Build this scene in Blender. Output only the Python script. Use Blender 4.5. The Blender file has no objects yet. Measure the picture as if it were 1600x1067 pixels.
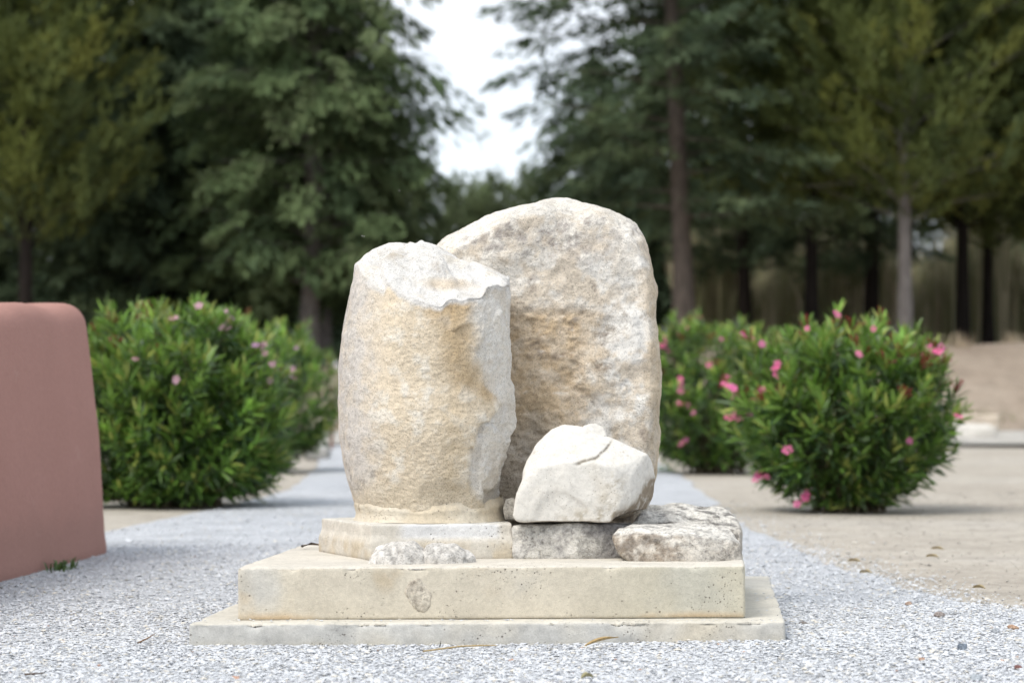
import bpy, bmesh, math, random
import numpy as np
from mathutils import Vector, Matrix, Euler

random.seed(7)
RNG = np.random.default_rng(11)
SC = bpy.context.scene
COL = SC.collection
R = math.radians

# ------------------------------------------------------------------ camera
FPX = 85.0 / 36.0 * 1600.0          # focal length in photograph pixels
CAMZ = 0.805
PITCH = math.atan((625.0 - 533.5) / FPX)
cam_d = bpy.data.cameras.new('camera')
cam = bpy.data.objects.new('camera', cam_d)
COL.objects.link(cam)
cam.location = (0, 0, CAMZ)
cam.rotation_euler = (R(90) + PITCH, 0, 0)
cam_d.lens = 85.0
cam_d.sensor_width = 36.0
cam_d.clip_start = 0.1
cam_d.clip_end = 4000
cam_d.dof.use_dof = True
cam_d.dof.focus_distance = 8.42
cam_d.dof.aperture_fstop = 2.8
SC.camera = cam

# ------------------------------------------------------------------ sky and sun
SUN_EL, SUN_AZ = R(52), R(-136)      # azimuth clockwise from +Y (view direction)
w = bpy.data.worlds.new('World'); SC.world = w; w.use_nodes = True
nt = w.node_tree; nt.nodes.clear()
out = nt.nodes.new('ShaderNodeOutputWorld')
bg = nt.nodes.new('ShaderNodeBackground'); bg.inputs['Strength'].default_value = 0.1
sky = nt.nodes.new('ShaderNodeTexSky'); sky.sky_type = 'NISHITA'; sky.sun_disc = False
sky.sun_elevation = SUN_EL; sky.sun_rotation = SUN_AZ
tc = nt.nodes.new('ShaderNodeTexCoord')
mp = nt.nodes.new('ShaderNodeMapping'); mp.inputs['Scale'].default_value = (1, 1, 2.6)
nz = nt.nodes.new('ShaderNodeTexNoise'); nz.inputs['Scale'].default_value = 3.2
nz.inputs['Detail'].default_value = 6; nz.inputs['Roughness'].default_value = 0.55
rmp = nt.nodes.new('ShaderNodeValToRGB')
rmp.color_ramp.elements[0].position = 0.30; rmp.color_ramp.elements[0].color = (0.72, 0.72, 0.72, 1)
rmp.color_ramp.elements[1].position = 0.62; rmp.color_ramp.elements[1].color = (0.97, 0.97, 0.97, 1)
mixw = nt.nodes.new('ShaderNodeMix'); mixw.data_type = 'RGBA'
mixw.inputs['B'].default_value = (5.4, 5.75, 6.2, 1)     # thin white cloud cover
L = nt.links.new
L(tc.outputs['Generated'], mp.inputs['Vector']); L(mp.outputs[0], nz.inputs['Vector'])
L(nz.outputs['Fac'], rmp.inputs['Fac']); L(rmp.outputs['Color'], mixw.inputs['Factor'])
L(sky.outputs['Color'], mixw.inputs['A']); L(mixw.outputs['Result'], bg.inputs['Color'])
L(bg.outputs[0], out.inputs['Surface'])

sun_d = bpy.data.lights.new('sun', 'SUN'); sun_d.energy = 1.5; sun_d.angle = R(28)
sun_d.color = (1.0, 0.95, 0.87)
sun = bpy.data.objects.new('sun', sun_d); COL.objects.link(sun)
sdir = Vector((math.sin(SUN_AZ) * math.cos(SUN_EL), math.cos(SUN_AZ) * math.cos(SUN_EL), math.sin(SUN_EL)))
sun.rotation_euler = sdir.to_track_quat('Z', 'Y').to_euler()
sun.location = (-6, -4, 12)

SC.view_settings.view_transform = 'Standard'
SC.view_settings.look = 'None'
SC.view_settings.exposure = 1.04
SC.view_settings.gamma = 1
SC.view_settings.use_curve_mapping = False
SC.render.engine = 'CYCLES'
SC.cycles.use_denoising = True
SC.cycles.max_bounces = 4
SC.cycles.diffuse_bounces = 3
SC.cycles.use_adaptive_sampling = True
SC.cycles.adaptive_threshold = 0.03
SC.cycles.caustics_reflective = False
SC.cycles.caustics_refractive = False
SC.cycles.transparent_max_bounces = 4

# ------------------------------------------------------------------ helpers
def P(px, py, Y):
    xc = (px - 800.0) / FPX; yc = -(py - 533.5) / FPX
    ca, sa = math.cos(PITCH), math.sin(PITCH)
    d = np.array([xc, ca - yc * sa, sa + yc * ca])
    return np.array([0, 0, CAMZ]) + d * (Y / d[1])

def sstep(a, b, x):
    t = np.clip((np.asarray(x, float) - a) / (b - a), 0, 1)
    return t * t * (3 - 2 * t)

def _hash(ix, iy, iz, seed):
    h = (ix.astype(np.int64) * 374761393 + iy.astype(np.int64) * 668265263 + iz.astype(np.int64) * 2147483647 + seed * 974634777) & 0xFFFFFFFF
    h = ((h ^ (h >> 13)) * 1274126177) & 0xFFFFFFFF
    h = ((h ^ (h >> 16)) * 2246822519) & 0xFFFFFFFF
    return (h ^ (h >> 15)) & 0xFFFFFFFF

def perlin(p, seed=0):
    p = np.asarray(p, float); i = np.floor(p).astype(np.int64); f = p - i
    u = f * f * f * (f * (f * 6 - 15) + 10)
    def g(dx, dy, dz):
        h = _hash(i[:, 0] + dx, i[:, 1] + dy, i[:, 2] + dz, seed)
        a = (h & 1023) / 1023.0 * 2 * np.pi; z = ((h >> 10) & 1023) / 511.5 - 1
        r = np.sqrt(np.maximum(0, 1 - z * z))
        return r * np.cos(a) * (f[:, 0] - dx) + r * np.sin(a) * (f[:, 1] - dy) + z * (f[:, 2] - dz)
    x00 = g(0,0,0) * (1-u[:,0]) + g(1,0,0) * u[:,0]; x10 = g(0,1,0) * (1-u[:,0]) + g(1,1,0) * u[:,0]
    x01 = g(0,0,1) * (1-u[:,0]) + g(1,0,1) * u[:,0]; x11 = g(0,1,1) * (1-u[:,0]) + g(1,1,1) * u[:,0]
    y0 = x00 * (1-u[:,1]) + x10 * u[:,1]; y1 = x01 * (1-u[:,1]) + x11 * u[:,1]
    return (y0 * (1-u[:,2]) + y1 * u[:,2]) * 1.5

def fbm(p, freq, octs=4, seed=0, rough=0.5, ridged=False):
    s = 0; a = 1.0; t = 0; p = np.asarray(p, float)
    for k in range(octs):
        n = perlin(p * freq + 13.7 * k, seed + k)
        if ridged: n = 1 - 2 * np.abs(n)
        s = s + a * n; t += a; a *= rough; freq *= 2.03
    return s / t

def facet(p, cell, seed, sharp=6.0):
    """broken-stone relief: flat tilted facets meeting in soft edges, about -1..1"""
    p = np.asarray(p, float); lo, hi = p.min(0), p.max(0); rg = np.random.default_rng(seed)
    k = int(np.clip(2.2 * np.prod(np.maximum((hi - lo) / cell, 0.8)), 6, 90))
    S_ = lo + (hi - lo) * rg.random((k, 3)); a = rg.normal(0, 0.45, k); g_ = rg.normal(0, 0.8 / cell, (k, 3)); out_ = np.zeros(len(p))
    for i in range(0, len(p), 20000):
        q = p[i:i + 20000]; d = q[:, None] - S_[None]; d2 = (d ** 2).sum(2) / cell ** 2
        w_ = np.exp(-sharp * (d2 - d2.min(1, keepdims=True))); w_ /= w_.sum(1, keepdims=True)
        out_[i:i + 20000] = (w_ * (a[None] + np.clip((d * g_[None]).sum(2), -1.2, 1.2))).sum(1)
    return out_

def mixc(a, b, t):
    a = np.asarray(a, float); b = np.asarray(b, float)
    t = np.clip(np.asarray(t, float), 0, 1)[:, None]
    return a * (1 - t) + b * t

def mesh_np(name, V, F, col=None, smooth=True):
    V = np.asarray(V, dtype=np.float32); me = bpy.data.meshes.new(name)
    if isinstance(F, np.ndarray):
        nf, k = F.shape
        me.vertices.add(len(V)); me.vertices.foreach_set('co', V.ravel())
        me.loops.add(nf * k); me.loops.foreach_set('vertex_index', F.astype(np.int32).ravel())
        me.polygons.add(nf); me.polygons.foreach_set('loop_start', np.arange(0, nf * k, k, dtype=np.int32))
        me.update(calc_edges=True)
    else:
        me.from_pydata([tuple(v) for v in V], [], F)
    me.polygons.foreach_set('use_smooth', np.full(len(me.polygons), smooth, dtype=bool))
    if col is not None:
        at = me.color_attributes.new('col', 'FLOAT_COLOR', 'POINT')
        c = np.ones((len(V), 4), dtype=np.float32); c[:, :3] = np.clip(col, 0, 1)
        at.data.foreach_set('color', c.ravel())
    me.update()
    return me

def vnormals(V, F):
    N = np.zeros_like(V)
    if F.shape[1] == 4:
        n = np.cross(V[F[:, 2]] - V[F[:, 0]], V[F[:, 3]] - V[F[:, 1]])
    else:
        n = np.cross(V[F[:, 1]] - V[F[:, 0]], V[F[:, 2]] - V[F[:, 0]])
    for k in range(F.shape[1]): np.add.at(N, F[:, k], n)
    return N / np.maximum(np.linalg.norm(N, axis=1, keepdims=True), 1e-12)

def link(name, me, mat=None, parent=None, loc=(0, 0, 0)):
    o = bpy.data.objects.new(name, me); COL.objects.link(o); o.location = loc
    if mat is not None and me is not None and not me.materials: me.materials.append(mat)
    if parent is not None: o.parent = parent
    return o

def tag(o, label, cat, group=None):
    o['label'] = label; o['category'] = cat
    if group: o['group'] = group
    return o

def struct(o, kind='structure', label=None, cat=None):
    o['kind'] = kind
    if label: o['label'] = label
    if cat: o['category'] = cat
    return o

def thing(name, loc, label, cat, group=None, rz=0):
    o = bpy.data.objects.new(name, None); COL.objects.link(o); o.location = loc
    o.rotation_euler = (0, 0, rz); o.empty_display_size = 0.2
    return tag(o, label, cat, group)

def box_grid(half, n, r=0.0):
    """closed box of n subdivisions with rounded edges; quads share their border vertices"""
    hx, hy, hz = half; allV = []; allF = []; off = 0
    axes = [(0,1,2,1),(0,1,2,-1),(1,2,0,1),(1,2,0,-1),(2,0,1,1),(2,0,1,-1)]
    H = np.array(half)
    for a, b, c, s in axes:
        na, nb = n[a], n[b]
        u = np.linspace(-H[a], H[a], na + 1); v = np.linspace(-H[b], H[b], nb + 1)
        U, W = np.meshgrid(u, v, indexing='ij'); p = np.zeros((U.size, 3))
        p[:, a] = U.ravel(); p[:, b] = W.ravel(); p[:, c] = s * H[c]
        i, j = np.meshgrid(np.arange(na), np.arange(nb), indexing='ij')
        q = np.stack([i*(nb+1)+j, (i+1)*(nb+1)+j, (i+1)*(nb+1)+j+1, i*(nb+1)+j+1], -1).reshape(-1, 4)
        if s < 0: q = q[:, ::-1]
        allV.append(p); allF.append(q + off); off += len(p)
    V = np.concatenate(allV); F = np.concatenate(allF)
    key = np.round(V * 1e6).astype(np.int64)
    _, idx, inv = np.unique(key, axis=0, return_index=True, return_inverse=True)
    V = V[idx]; F = inv.ravel()[F]
    if r > 0:
        inner = np.clip(V, -(H - r), H - r); d = V - inner
        V = inner + d / np.maximum(np.linalg.norm(d, axis=1, keepdims=True), 1e-9) * r
    return V, F

def remesh(points, voxel):
    bm = bmesh.new()
    for p in points: bm.verts.new(tuple(p))
    bmesh.ops.convex_hull(bm, input=bm.verts)
    loose = [v for v in bm.verts if not v.link_faces]
    bmesh.ops.delete(bm, geom=loose, context='VERTS')
    me = bpy.data.meshes.new('tmp'); bm.to_mesh(me); bm.free()
    o = bpy.data.objects.new('tmp', me); COL.objects.link(o)
    m = o.modifiers.new('r', 'REMESH'); m.mode = 'VOXEL'; m.voxel_size = voxel
    dg = bpy.context.evaluated_depsgraph_get()
    e = o.evaluated_get(dg); m2 = e.to_mesh()
    V = np.zeros(len(m2.vertices) * 3, dtype=np.float32); m2.vertices.foreach_get('co', V); V = V.reshape(-1, 3).astype(float)
    F = np.zeros(len(m2.loops), dtype=np.int32); m2.loops.foreach_get('vertex_index', F); F = F.reshape(-1, 4)
    e.to_mesh_clear(); bpy.data.objects.remove(o); bpy.data.meshes.remove(me)
    return V, F

def relax(V, F, it):
    E = np.concatenate([F[:, [0, 1]], F[:, [1, 2]], F[:, [2, 3]], F[:, [3, 0]]])
    for _ in range(it):
        S = np.zeros_like(V); C = np.zeros(len(V))
        np.add.at(S, E[:, 0], V[E[:, 1]]); np.add.at(C, E[:, 0], 1)
        V = V * 0.4 + 0.6 * S / np.maximum(C, 1)[:, None]
    return V

def tube(pts, rads, seg=8, cap=True):
    pts = [np.asarray(p, float) for p in pts]; V = []; F = []
    for k, p in enumerate(pts):
        t = pts[min(k + 1, len(pts) - 1)] - pts[max(k - 1, 0)]; t = t / (np.linalg.norm(t) + 1e-9)
        a = np.cross(t, [0.31, 0.95, 0.05]); a /= np.linalg.norm(a); b = np.cross(t, a)
        for s in range(seg):
            th = 2 * math.pi * s / seg
            V.append(p + rads[k] * (math.cos(th) * a + math.sin(th) * b))
    for k in range(len(pts) - 1):
        for s in range(seg):
            s2 = (s + 1) % seg
            F.append((k*seg+s, k*seg+s2, (k+1)*seg+s2, (k+1)*seg+s))
    return np.array(V), np.array(F)

# ------------------------------------------------------------------ materials
def mat_new(name):
    m = bpy.data.materials.new(name); m.use_nodes = True
    nt = m.node_tree; b = nt.nodes['Principled BSDF']
    return m, nt, b

def N(nt, t, **kw):
    n = nt.nodes.new(t)
    for k, v in kw.items():
        if k in n.inputs: n.inputs[k].default_value = v
        else: setattr(n, k, v)
    return n

def noise(nt, scale, detail=5, rough=0.55, vec=None, dist=0.0):
    n = N(nt, 'ShaderNodeTexNoise', Scale=scale, Detail=detail, Roughness=rough, Distortion=dist)
    if vec is not None: nt.links.new(vec, n.inputs['Vector'])
    return n.outputs['Fac']

def ramp(nt, fac, stops):
    r = N(nt, 'ShaderNodeValToRGB')
    e = r.color_ramp.elements
    while len(e) < len(stops): e.new(0.5)
    for k, (p, c) in enumerate(stops):
        e[k].position = p; e[k].color = (c, c, c, 1) if isinstance(c, (int, float)) else (*c, 1)
    nt.links.new(fac, r.inputs['Fac'])
    return r.outputs['Color']

def mixrgb(nt, a, b, fac, mode='MIX'):
    m = N(nt, 'ShaderNodeMix', data_type='RGBA', blend_type=mode)
    for v, s in ((a, 'A'), (b, 'B'), (fac, 'Factor')):
        if isinstance(v, (int, float)): m.inputs[s].default_value = v
        elif isinstance(v, tuple): m.inputs[s].default_value = (*v, 1)
        else: nt.links.new(v, m.inputs[s])
    return m.outputs['Result']

def bump(nt, b, h, strength, dist, prev=None):
    n = N(nt, 'ShaderNodeBump', Strength=strength, Distance=dist)
    nt.links.new(h, n.inputs['Height'])
    if prev is not None: nt.links.new(prev, n.inputs['Normal'])
    nt.links.new(n.outputs['Normal'], b.inputs['Normal'])
    return n.outputs['Normal']

def objco(nt):
    return N(nt, 'ShaderNodeTexCoord').outputs['Object']

def stone_material(name, speck=0.35, grain=(0.72, 1.12), bump_s=0.6, lichen=0.0, scale=1.0, peck=0.0):
    m, nt, b = mat_new(name); co = objco(nt)
    at = N(nt, 'ShaderNodeAttribute', attribute_name='col').outputs['Color']
    n1 = noise(nt, 45 * scale, 6, 0.62, co); n2 = noise(nt, 190 * scale, 4, 0.6, co)
    g1 = ramp(nt, n1, [(0.36, grain[0]), (0.5, 1.0), (0.66, grain[1])])
    c = mixrgb(nt, at, g1, 1.0, 'MULTIPLY')
    g2 = ramp(nt, n2, [(0.34, 0.55), (0.48, 1.0), (0.7, 1.1)])
    c = mixrgb(nt, c, g2, speck, 'MULTIPLY')
    # dark pits and specks
    v = N(nt, 'ShaderNodeTexVoronoi', Scale=85 * scale); nt.links.new(co, v.inputs['Vector'])
    pit = ramp(nt, v.outputs['Distance'], [(0.07, 1.0), (0.2, 0.0)])
    pm = ramp(nt, noise(nt, 9 * scale, 3, 0.5, co), [(0.42, 0.0), (0.6, 1.0)])
    pf = mixrgb(nt, pit, pm, 1.0, 'MULTIPLY')
    c = mixrgb(nt, c, (0.16, 0.12, 0.085), mixrgb(nt, pf, (0.6, 0.6, 0.6), 1.0, 'MULTIPLY'))
    if peck:
        v2 = N(nt, 'ShaderNodeTexVoronoi', Scale=120); nt.links.new(co, v2.inputs['Vector'])
        pk = ramp(nt, v2.outputs['Distance'], [(0.12, 1.0), (0.26, 0.0)])
        pk = mixrgb(nt, pk, ramp(nt, noise(nt, 30, 3, 0.6, co), [(0.42, 0.0), (0.56, 1.0)]), 1.0, 'MULTIPLY')
        pk = mixrgb(nt, pk, ramp(nt, noise(nt, 5, 4, 0.6, co), [(0.36, 0.15), (0.58, 1.0)]), 1.0, 'MULTIPLY')
        c = mixrgb(nt, c, (0.27, 0.21, 0.14), mixrgb(nt, pk, (peck,) * 3, 1.0, 'MULTIPLY'))
    if lichen:
        lm = ramp(nt, noise(nt, 26, 8, 0.72, co, 0.4), [(0.60, 0.0), (0.68, 1.0)])
        c = mixrgb(nt, c, (0.12, 0.11, 0.10), mixrgb(nt, lm, (lichen,) * 3, 1.0, 'MULTIPLY'))
    nt.links.new(c, b.inputs['Base Color'])
    b.inputs['Roughness'].default_value = 0.92; b.inputs['Specular IOR Level'].default_value = 0.2
    rough_m = ramp(nt, noise(nt, 4.5, 4, 0.6, co), [(0.38, 0.2), (0.6, 1.0)])
    p = bump(nt, b, mixrgb(nt, n1, rough_m, 1.0, 'MULTIPLY'), bump_s, 0.02)
    p = bump(nt, b, mixrgb(nt, n2, rough_m, 1.0, 'MULTIPLY'), bump_s * 0.8, 0.006, p)
    inv = ramp(nt, pf, [(0, 1.0), (1, 0.0)])
    bump(nt, b, inv, 0.5, 0.004, p)
    return m

M_stone = stone_material('weathered_limestone', 0.75, (0.84, 1.07), 0.75, peck=0.45)
M_drum = stone_material('tooled_marble', 0.7, (0.90, 1.05), 0.6, peck=0.6)
M_marble = stone_material('fresh_marble', 0.2, (0.90, 1.05), 0.35)
M_rough = stone_material('rough_rubble', 0.6, (0.6, 1.2), 0.9, 0.35)

def concrete_material(name, bump_s=0.35, streak=True):
    m, nt, b = mat_new(name); co = objco(nt)
    at = N(nt, 'ShaderNodeAttribute', attribute_name='col').outputs['Color']
    n1 = noise(nt, 7, 6, 0.6, co); n2 = noise(nt, 60, 5, 0.6, co); n3 = noise(nt, 260, 3, 0.6, co)
    c = mixrgb(nt, at, ramp(nt, n1, [(0.3, 0.86), (0.7, 1.08)]), 1.0, 'MULTIPLY')
    c = mixrgb(nt, c, ramp(nt, n2, [(0.3, 0.86), (0.7, 1.08)]), 0.8, 'MULTIPLY')
    c = mixrgb(nt, c, ramp(nt, n3, [(0.3, 0.78), (0.6, 1.05)]), 0.6, 'MULTIPLY')
    pits = None
    for sc_, lo, hi, thr in ((58, 0.10, 0.17, 0.50), (24, 0.06, 0.095, 0.44), (120, 0.12, 0.2, 0.54)):
        v = N(nt, 'ShaderNodeTexVoronoi', Scale=sc_); nt.links.new(co, v.inputs['Vector'])
        pit = ramp(nt, v.outputs['Distance'], [(lo, 1.0), (hi, 0.0)])
        pm = ramp(nt, noise(nt, 5.5, 3, 0.5, co), [(thr, 0.0), (thr + 0.12, 1.0)])
        q = mixrgb(nt, pit, pm, 1.0, 'MULTIPLY')
        pits = q if pits is None else mixrgb(nt, pits, q, 1.0, 'LIGHTEN')
    c = mixrgb(nt, c, (0.13, 0.11, 0.09), mixrgb(nt, pits, (0.75,) * 3, 1.0, 'MULTIPLY'))
    nt.links.new(c, b.inputs['Base Color'])
    b.inputs['Roughness'].default_value = 0.9; b.inputs['Specular IOR Level'].default_value = 0.2
    p = bump(nt, b, n2, bump_s, 0.006)
    p = bump(nt, b, n3, bump_s, 0.003, p)
    bump(nt, b, ramp(nt, pits, [(0, 1.0), (1, 0.0)]), 0.8, 0.005, p)
    return m
M_conc = concrete_material('cast_concrete')
M_mortar = concrete_material('cement_mortar', 0.5)

def simple(name, col, rough=0.8, var=0.2, scale=12, bs=0.2, bd=0.01):
    m, nt, b = mat_new(name); co = objco(nt)
    n1 = noise(nt, scale, 5, 0.6, co)
    c = mixrgb(nt, col, ramp(nt, n1, [(0.25, 1 - var), (0.75, 1 + var)]), 1.0, 'MULTIPLY')
    nt.links.new(c, b.inputs['Base Color']); b.inputs['Roughness'].default_value = rough
    b.inputs['Specular IOR Level'].default_value = 0.25
    if bs: bump(nt, b, n1, bs, bd)
    return m

def attr_mat(name, rough=0.85, trans=0.0, spec=0.2):
    m, nt, b = mat_new(name)
    at = N(nt, 'ShaderNodeAttribute', attribute_name='col').outputs['Color']
    nt.links.new(at, b.inputs['Base Color']); b.inputs['Roughness'].default_value = rough
    b.inputs['Specular IOR Level'].default_value = spec
    if trans:
        t = N(nt, 'ShaderNodeBsdfTranslucent'); nt.links.new(at, t.inputs['Color'])
        mx = N(nt, 'ShaderNodeMixShader'); mx.inputs[0].default_value = trans
        nt.links.new(b.outputs[0], mx.inputs[1]); nt.links.new(t.outputs[0], mx.inputs[2])
        nt.links.new(mx.outputs[0], nt.nodes['Material Output'].inputs['Surface'])
    return m
M_leaf = attr_mat('oleander_leaf', 0.38, 0.28, 0.5)
M_needle = attr_mat('conifer_foliage', 0.8, 0.34, 0.15)
M_petal = attr_mat('petal', 0.6, 0.3, 0.2)
M_pebble = attr_mat('gravel_stone', 0.85, 0, 0.2)
M_reed = attr_mat('reed', 0.8, 0.2, 0.1)

def bark_material(name, c0, c1):
    m, nt, b = mat_new(name); co = objco(nt)
    mp = N(nt, 'ShaderNodeMapping'); mp.inputs['Scale'].default_value = (9, 9, 1.6)
    nt.links.new(co, mp.inputs['Vector'])
    n1 = noise(nt, 1.6, 6, 0.65, mp.outputs[0])
    nt.links.new(ramp(nt, n1, [(0.3, c0), (0.7, c1)]), b.inputs['Base Color'])
    b.inputs['Roughness'].default_value = 0.95; b.inputs['Specular IOR Level'].default_value = 0.1
    bump(nt, b, n1, 0.8, 0.05)
    return m
M_bark = bark_material('grey_brown_bark', (0.055, 0.045, 0.038), (0.16, 0.13, 0.11))
M_bark_pale = bark_material('pale_grey_bark', (0.10, 0.09, 0.085), (0.24, 0.215, 0.20))
M_bark_dark = bark_material('dark_bark', (0.012, 0.010, 0.009), (0.035, 0.028, 0.024))
M_stem = bark_material('oleander_stem', (0.10, 0.08, 0.05), (0.2, 0.17, 0.11))

def ground_material(name, cols, scale, gravel=False):
    m, nt, b = mat_new(name); co = objco(nt)
    big = noise(nt, 0.35, 5, 0.6, co); mid = noise(nt, 3.0, 6, 0.65, co); fine = noise(nt, 60, 4, 0.7, co)
    c = ramp(nt, big, [(0.3, cols[0]), (0.5, cols[1]), (0.72, cols[2])])
    c = mixrgb(nt, c, ramp(nt, mid, [(0.32, 0.80), (0.5, 1.0), (0.68, 1.1)]), 1.0, 'MULTIPLY')
    c = mixrgb(nt, c, ramp(nt, noise(nt, 14, 5, 0.7, co), [(0.33, 0.84), (0.66, 1.08)]), 1.0, 'MULTIPLY')
    c = mixrgb(nt, c, ramp(nt, fine, [(0.3, 0.72), (0.65, 1.1)]), 0.7, 'MULTIPLY')
    if gravel:
        v = N(nt, 'ShaderNodeTexVoronoi', Scale=95); nt.links.new(co, v.inputs['Vector'])
        bw = N(nt, 'ShaderNodeRGBToBW'); nt.links.new(v.outputs['Color'], bw.inputs[0])
        c = mixrgb(nt, c, ramp(nt, bw.outputs[0], [(0.1, 0.62), (0.35, 0.95), (0.9, 1.14)]), 1.0, 'MULTIPLY')
        bump(nt, b, v.outputs['Distance'], 0.7, -0.008)
    else:
        bump(nt, b, mid, 0.3, 0.03, bump(nt, b, fine, 0.4, 0.006))
    nt.links.new(c, b.inputs['Base Color']); b.inputs['Roughness'].default_value = 0.95
    b.inputs['Specular IOR Level'].default_value = 0.1
    return m
M_sand = ground_material('sandy_earth', [(0.37, 0.33, 0.28), (0.425, 0.385, 0.33), (0.45, 0.415, 0.37)], 1)
M_pale = ground_material('pale_trodden_earth', [(0.40, 0.375, 0.34), (0.44, 0.42, 0.385), (0.48, 0.46, 0.43)], 1)
M_gravel = ground_material('grey_gravel', [(0.445, 0.457, 0.482), (0.485, 0.497, 0.52), (0.515, 0.527, 0.548)], 1, True)
M_bank = ground_material('dry_earth_bank', [(0.27, 0.215, 0.17), (0.33, 0.27, 0.215), (0.38, 0.32, 0.26)], 1)

# ------------------------------------------------------------------ ground
def terrain(x, y):
    x = np.asarray(x, float); y = np.asarray(y, float)
    crest = 1.35 + 0.75 * sstep(-8, 6, x)
    z = 0.15 * sstep(44, 50, y) + crest * sstep(50, 60.5, y) + 0.012 * np.maximum(0, y - 62) * sstep(62, 90, y)
    return z

def sheet(xs, ys, zoff, wob=0.0, seed=3):
    X, Y = np.meshgrid(xs, ys, indexing='ij')
    Z = terrain(X, Y) + zoff
    p = np.stack([X.ravel(), Y.ravel(), Z.ravel()], -1)
    if wob: p[:, 2] += wob * fbm(p * [1, 1, 0], 0.6, 4, seed)
    ny = len(ys); i, j = np.meshgrid(np.arange(len(xs) - 1), np.arange(ny - 1), indexing='ij')
    F = np.stack([i*ny+j, (i+1)*ny+j, (i+1)*ny+j+1, i*ny+j+1], -1).reshape(-1, 4)
    return p, F

xs = np.concatenate([np.linspace(-1500, -60, 12), np.linspace(-50, -8, 30), np.linspace(-7, 7, 57), np.linspace(8, 50, 30), np.linspace(60, 1500, 12)])
ys = np.concatenate([np.linspace(-300, -10, 6), np.linspace(0, 42, 70), np.linspace(42.5, 70, 70), np.linspace(75, 200, 20), np.linspace(250, 2500, 10)])
V, F = sheet(xs, ys, -0.008)
V[:, 2] += 0.05 * sstep(20, 40, V[:, 1]) * (fbm(V * [1, 1, 0], 0.5, 4, 5)) - 0.03 * sstep(20, 40, V[:, 1]) + sstep(50, 53, V[:, 1]) * 0.32 * fbm(V * [1, 1, 0], 0.22, 5, 8)
me = mesh_np('ground', V, F)
g = link('ground', me, M_sand); struct(g)
me.materials.append(M_bank)
cy = V[F].mean(1)[:, 1]
me.polygons.foreach_set('material_index', (cy > 50.6).astype(np.int32))

# the gravel path that the monument stands on
def path_right(y):
    pts = [(0, 2.2), (8.6, 2.05), (9.13, 1.95), (9.8, 1.77), (11.5, 1.63), (12.8, 1.56), (14.8, 1.5), (18.4, 1.56), (22.5, 1.72), (26, 1.8), (45, 2.2)]
    return np.interp(y, [p[0] for p in pts], [p[1] for p in pts])
def path_left(y):
    pts = [(0, -3.4), (11, -3.2), (13.6, -2.9), (15, -2.5), (18, -2.2), (22, -2.0), (30, -2.4), (45, -3.6)]
    return np.interp(y, [p[0] for p in pts], [p[1] for p in pts])
ysp = np.concatenate([np.linspace(-4, 5, 10), np.linspace(5.2, 16, 130), np.linspace(16.3, 44.5, 80)])
us = np.linspace(0, 1, 60)
V = []
for y in ysp:
    jl = 0.13 * fbm(np.array([[y, 3.1, 0]]), 1.3, 4, 21)[0]; jr = 0.16 * fbm(np.array([[y, 9.1, 0]]), 1.5, 5, 22)[0]
    a, b_ = path_left(y) + jl, path_right(y) + jr
    for u in us: V.append((a + (b_ - a) * u, y, 0))
V = np.array(V); edge = np.minimum(np.tile(us, len(ysp)), 1 - np.tile(us, len(ysp)))
V[:, 2] = 0.014 * np.exp(-(((V[:, 0] - 0.85) / 0.55) ** 2 + ((V[:, 1] - 7.95) / 0.5) ** 2)) + 0.006 * fbm(V, 1.1, 4, 4) + 0.004 * sstep(0, 0.05, edge) - 0.004
nu = len(us); i, j = np.meshgrid(np.arange(len(ysp) - 1), np.arange(nu - 1), indexing='ij')
F = np.stack([i*nu+j, i*nu+j+1, (i+1)*nu+j+1, (i+1)*nu+j], -1).reshape(-1, 4)
struct(link('gravel_path', mesh_np('gravel_path', V, F), M_gravel))
V, F = sheet(np.linspace(-40, 40, 80), np.linspace(43, 49.6, 24), 0.03, 0.02)
struct(link('cross_path', mesh_np('cross_path', V, F), M_pale))

# slab footprints are needed for the gravel
ROT = R(5.0)
A_FR, B_SD = R(0.7), R(4.6)       # front edge turned a little one way, side edges the other (the slabs were cast out of square)
def footprint(front_left, width, depth):
    return np.array(front_left), np.array([math.cos(A_FR), math.sin(A_FR)]), np.array([math.sin(B_SD), math.cos(B_SD)]), width, depth
LOW = footprint((-1.062, 7.955), 1.962, 2.05)
UPP = footprint((-0.912, 8.065), 1.69, 1.30)
def inside(fp, x, y, m=0.0):
    o, ux, uy, wd, dp = fp; det = ux[0] * uy[1] - ux[1] * uy[0]
    dx, dy = x - o[0], y - o[1]
    a = (dx * uy[1] - dy * uy[0]) / det; b_ = (ux[0] * dy - ux[1] * dx) / det
    return (a > -m) & (a < wd + m) & (b_ > -m) & (b_ < dp + m)
def heap(x, y):
    """gravel lies a little higher against the right front corner of the slab"""
    return 0.014 * np.exp(-(((x - 0.85) / 0.55) ** 2 + ((y - 7.95) / 0.5) ** 2))

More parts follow.
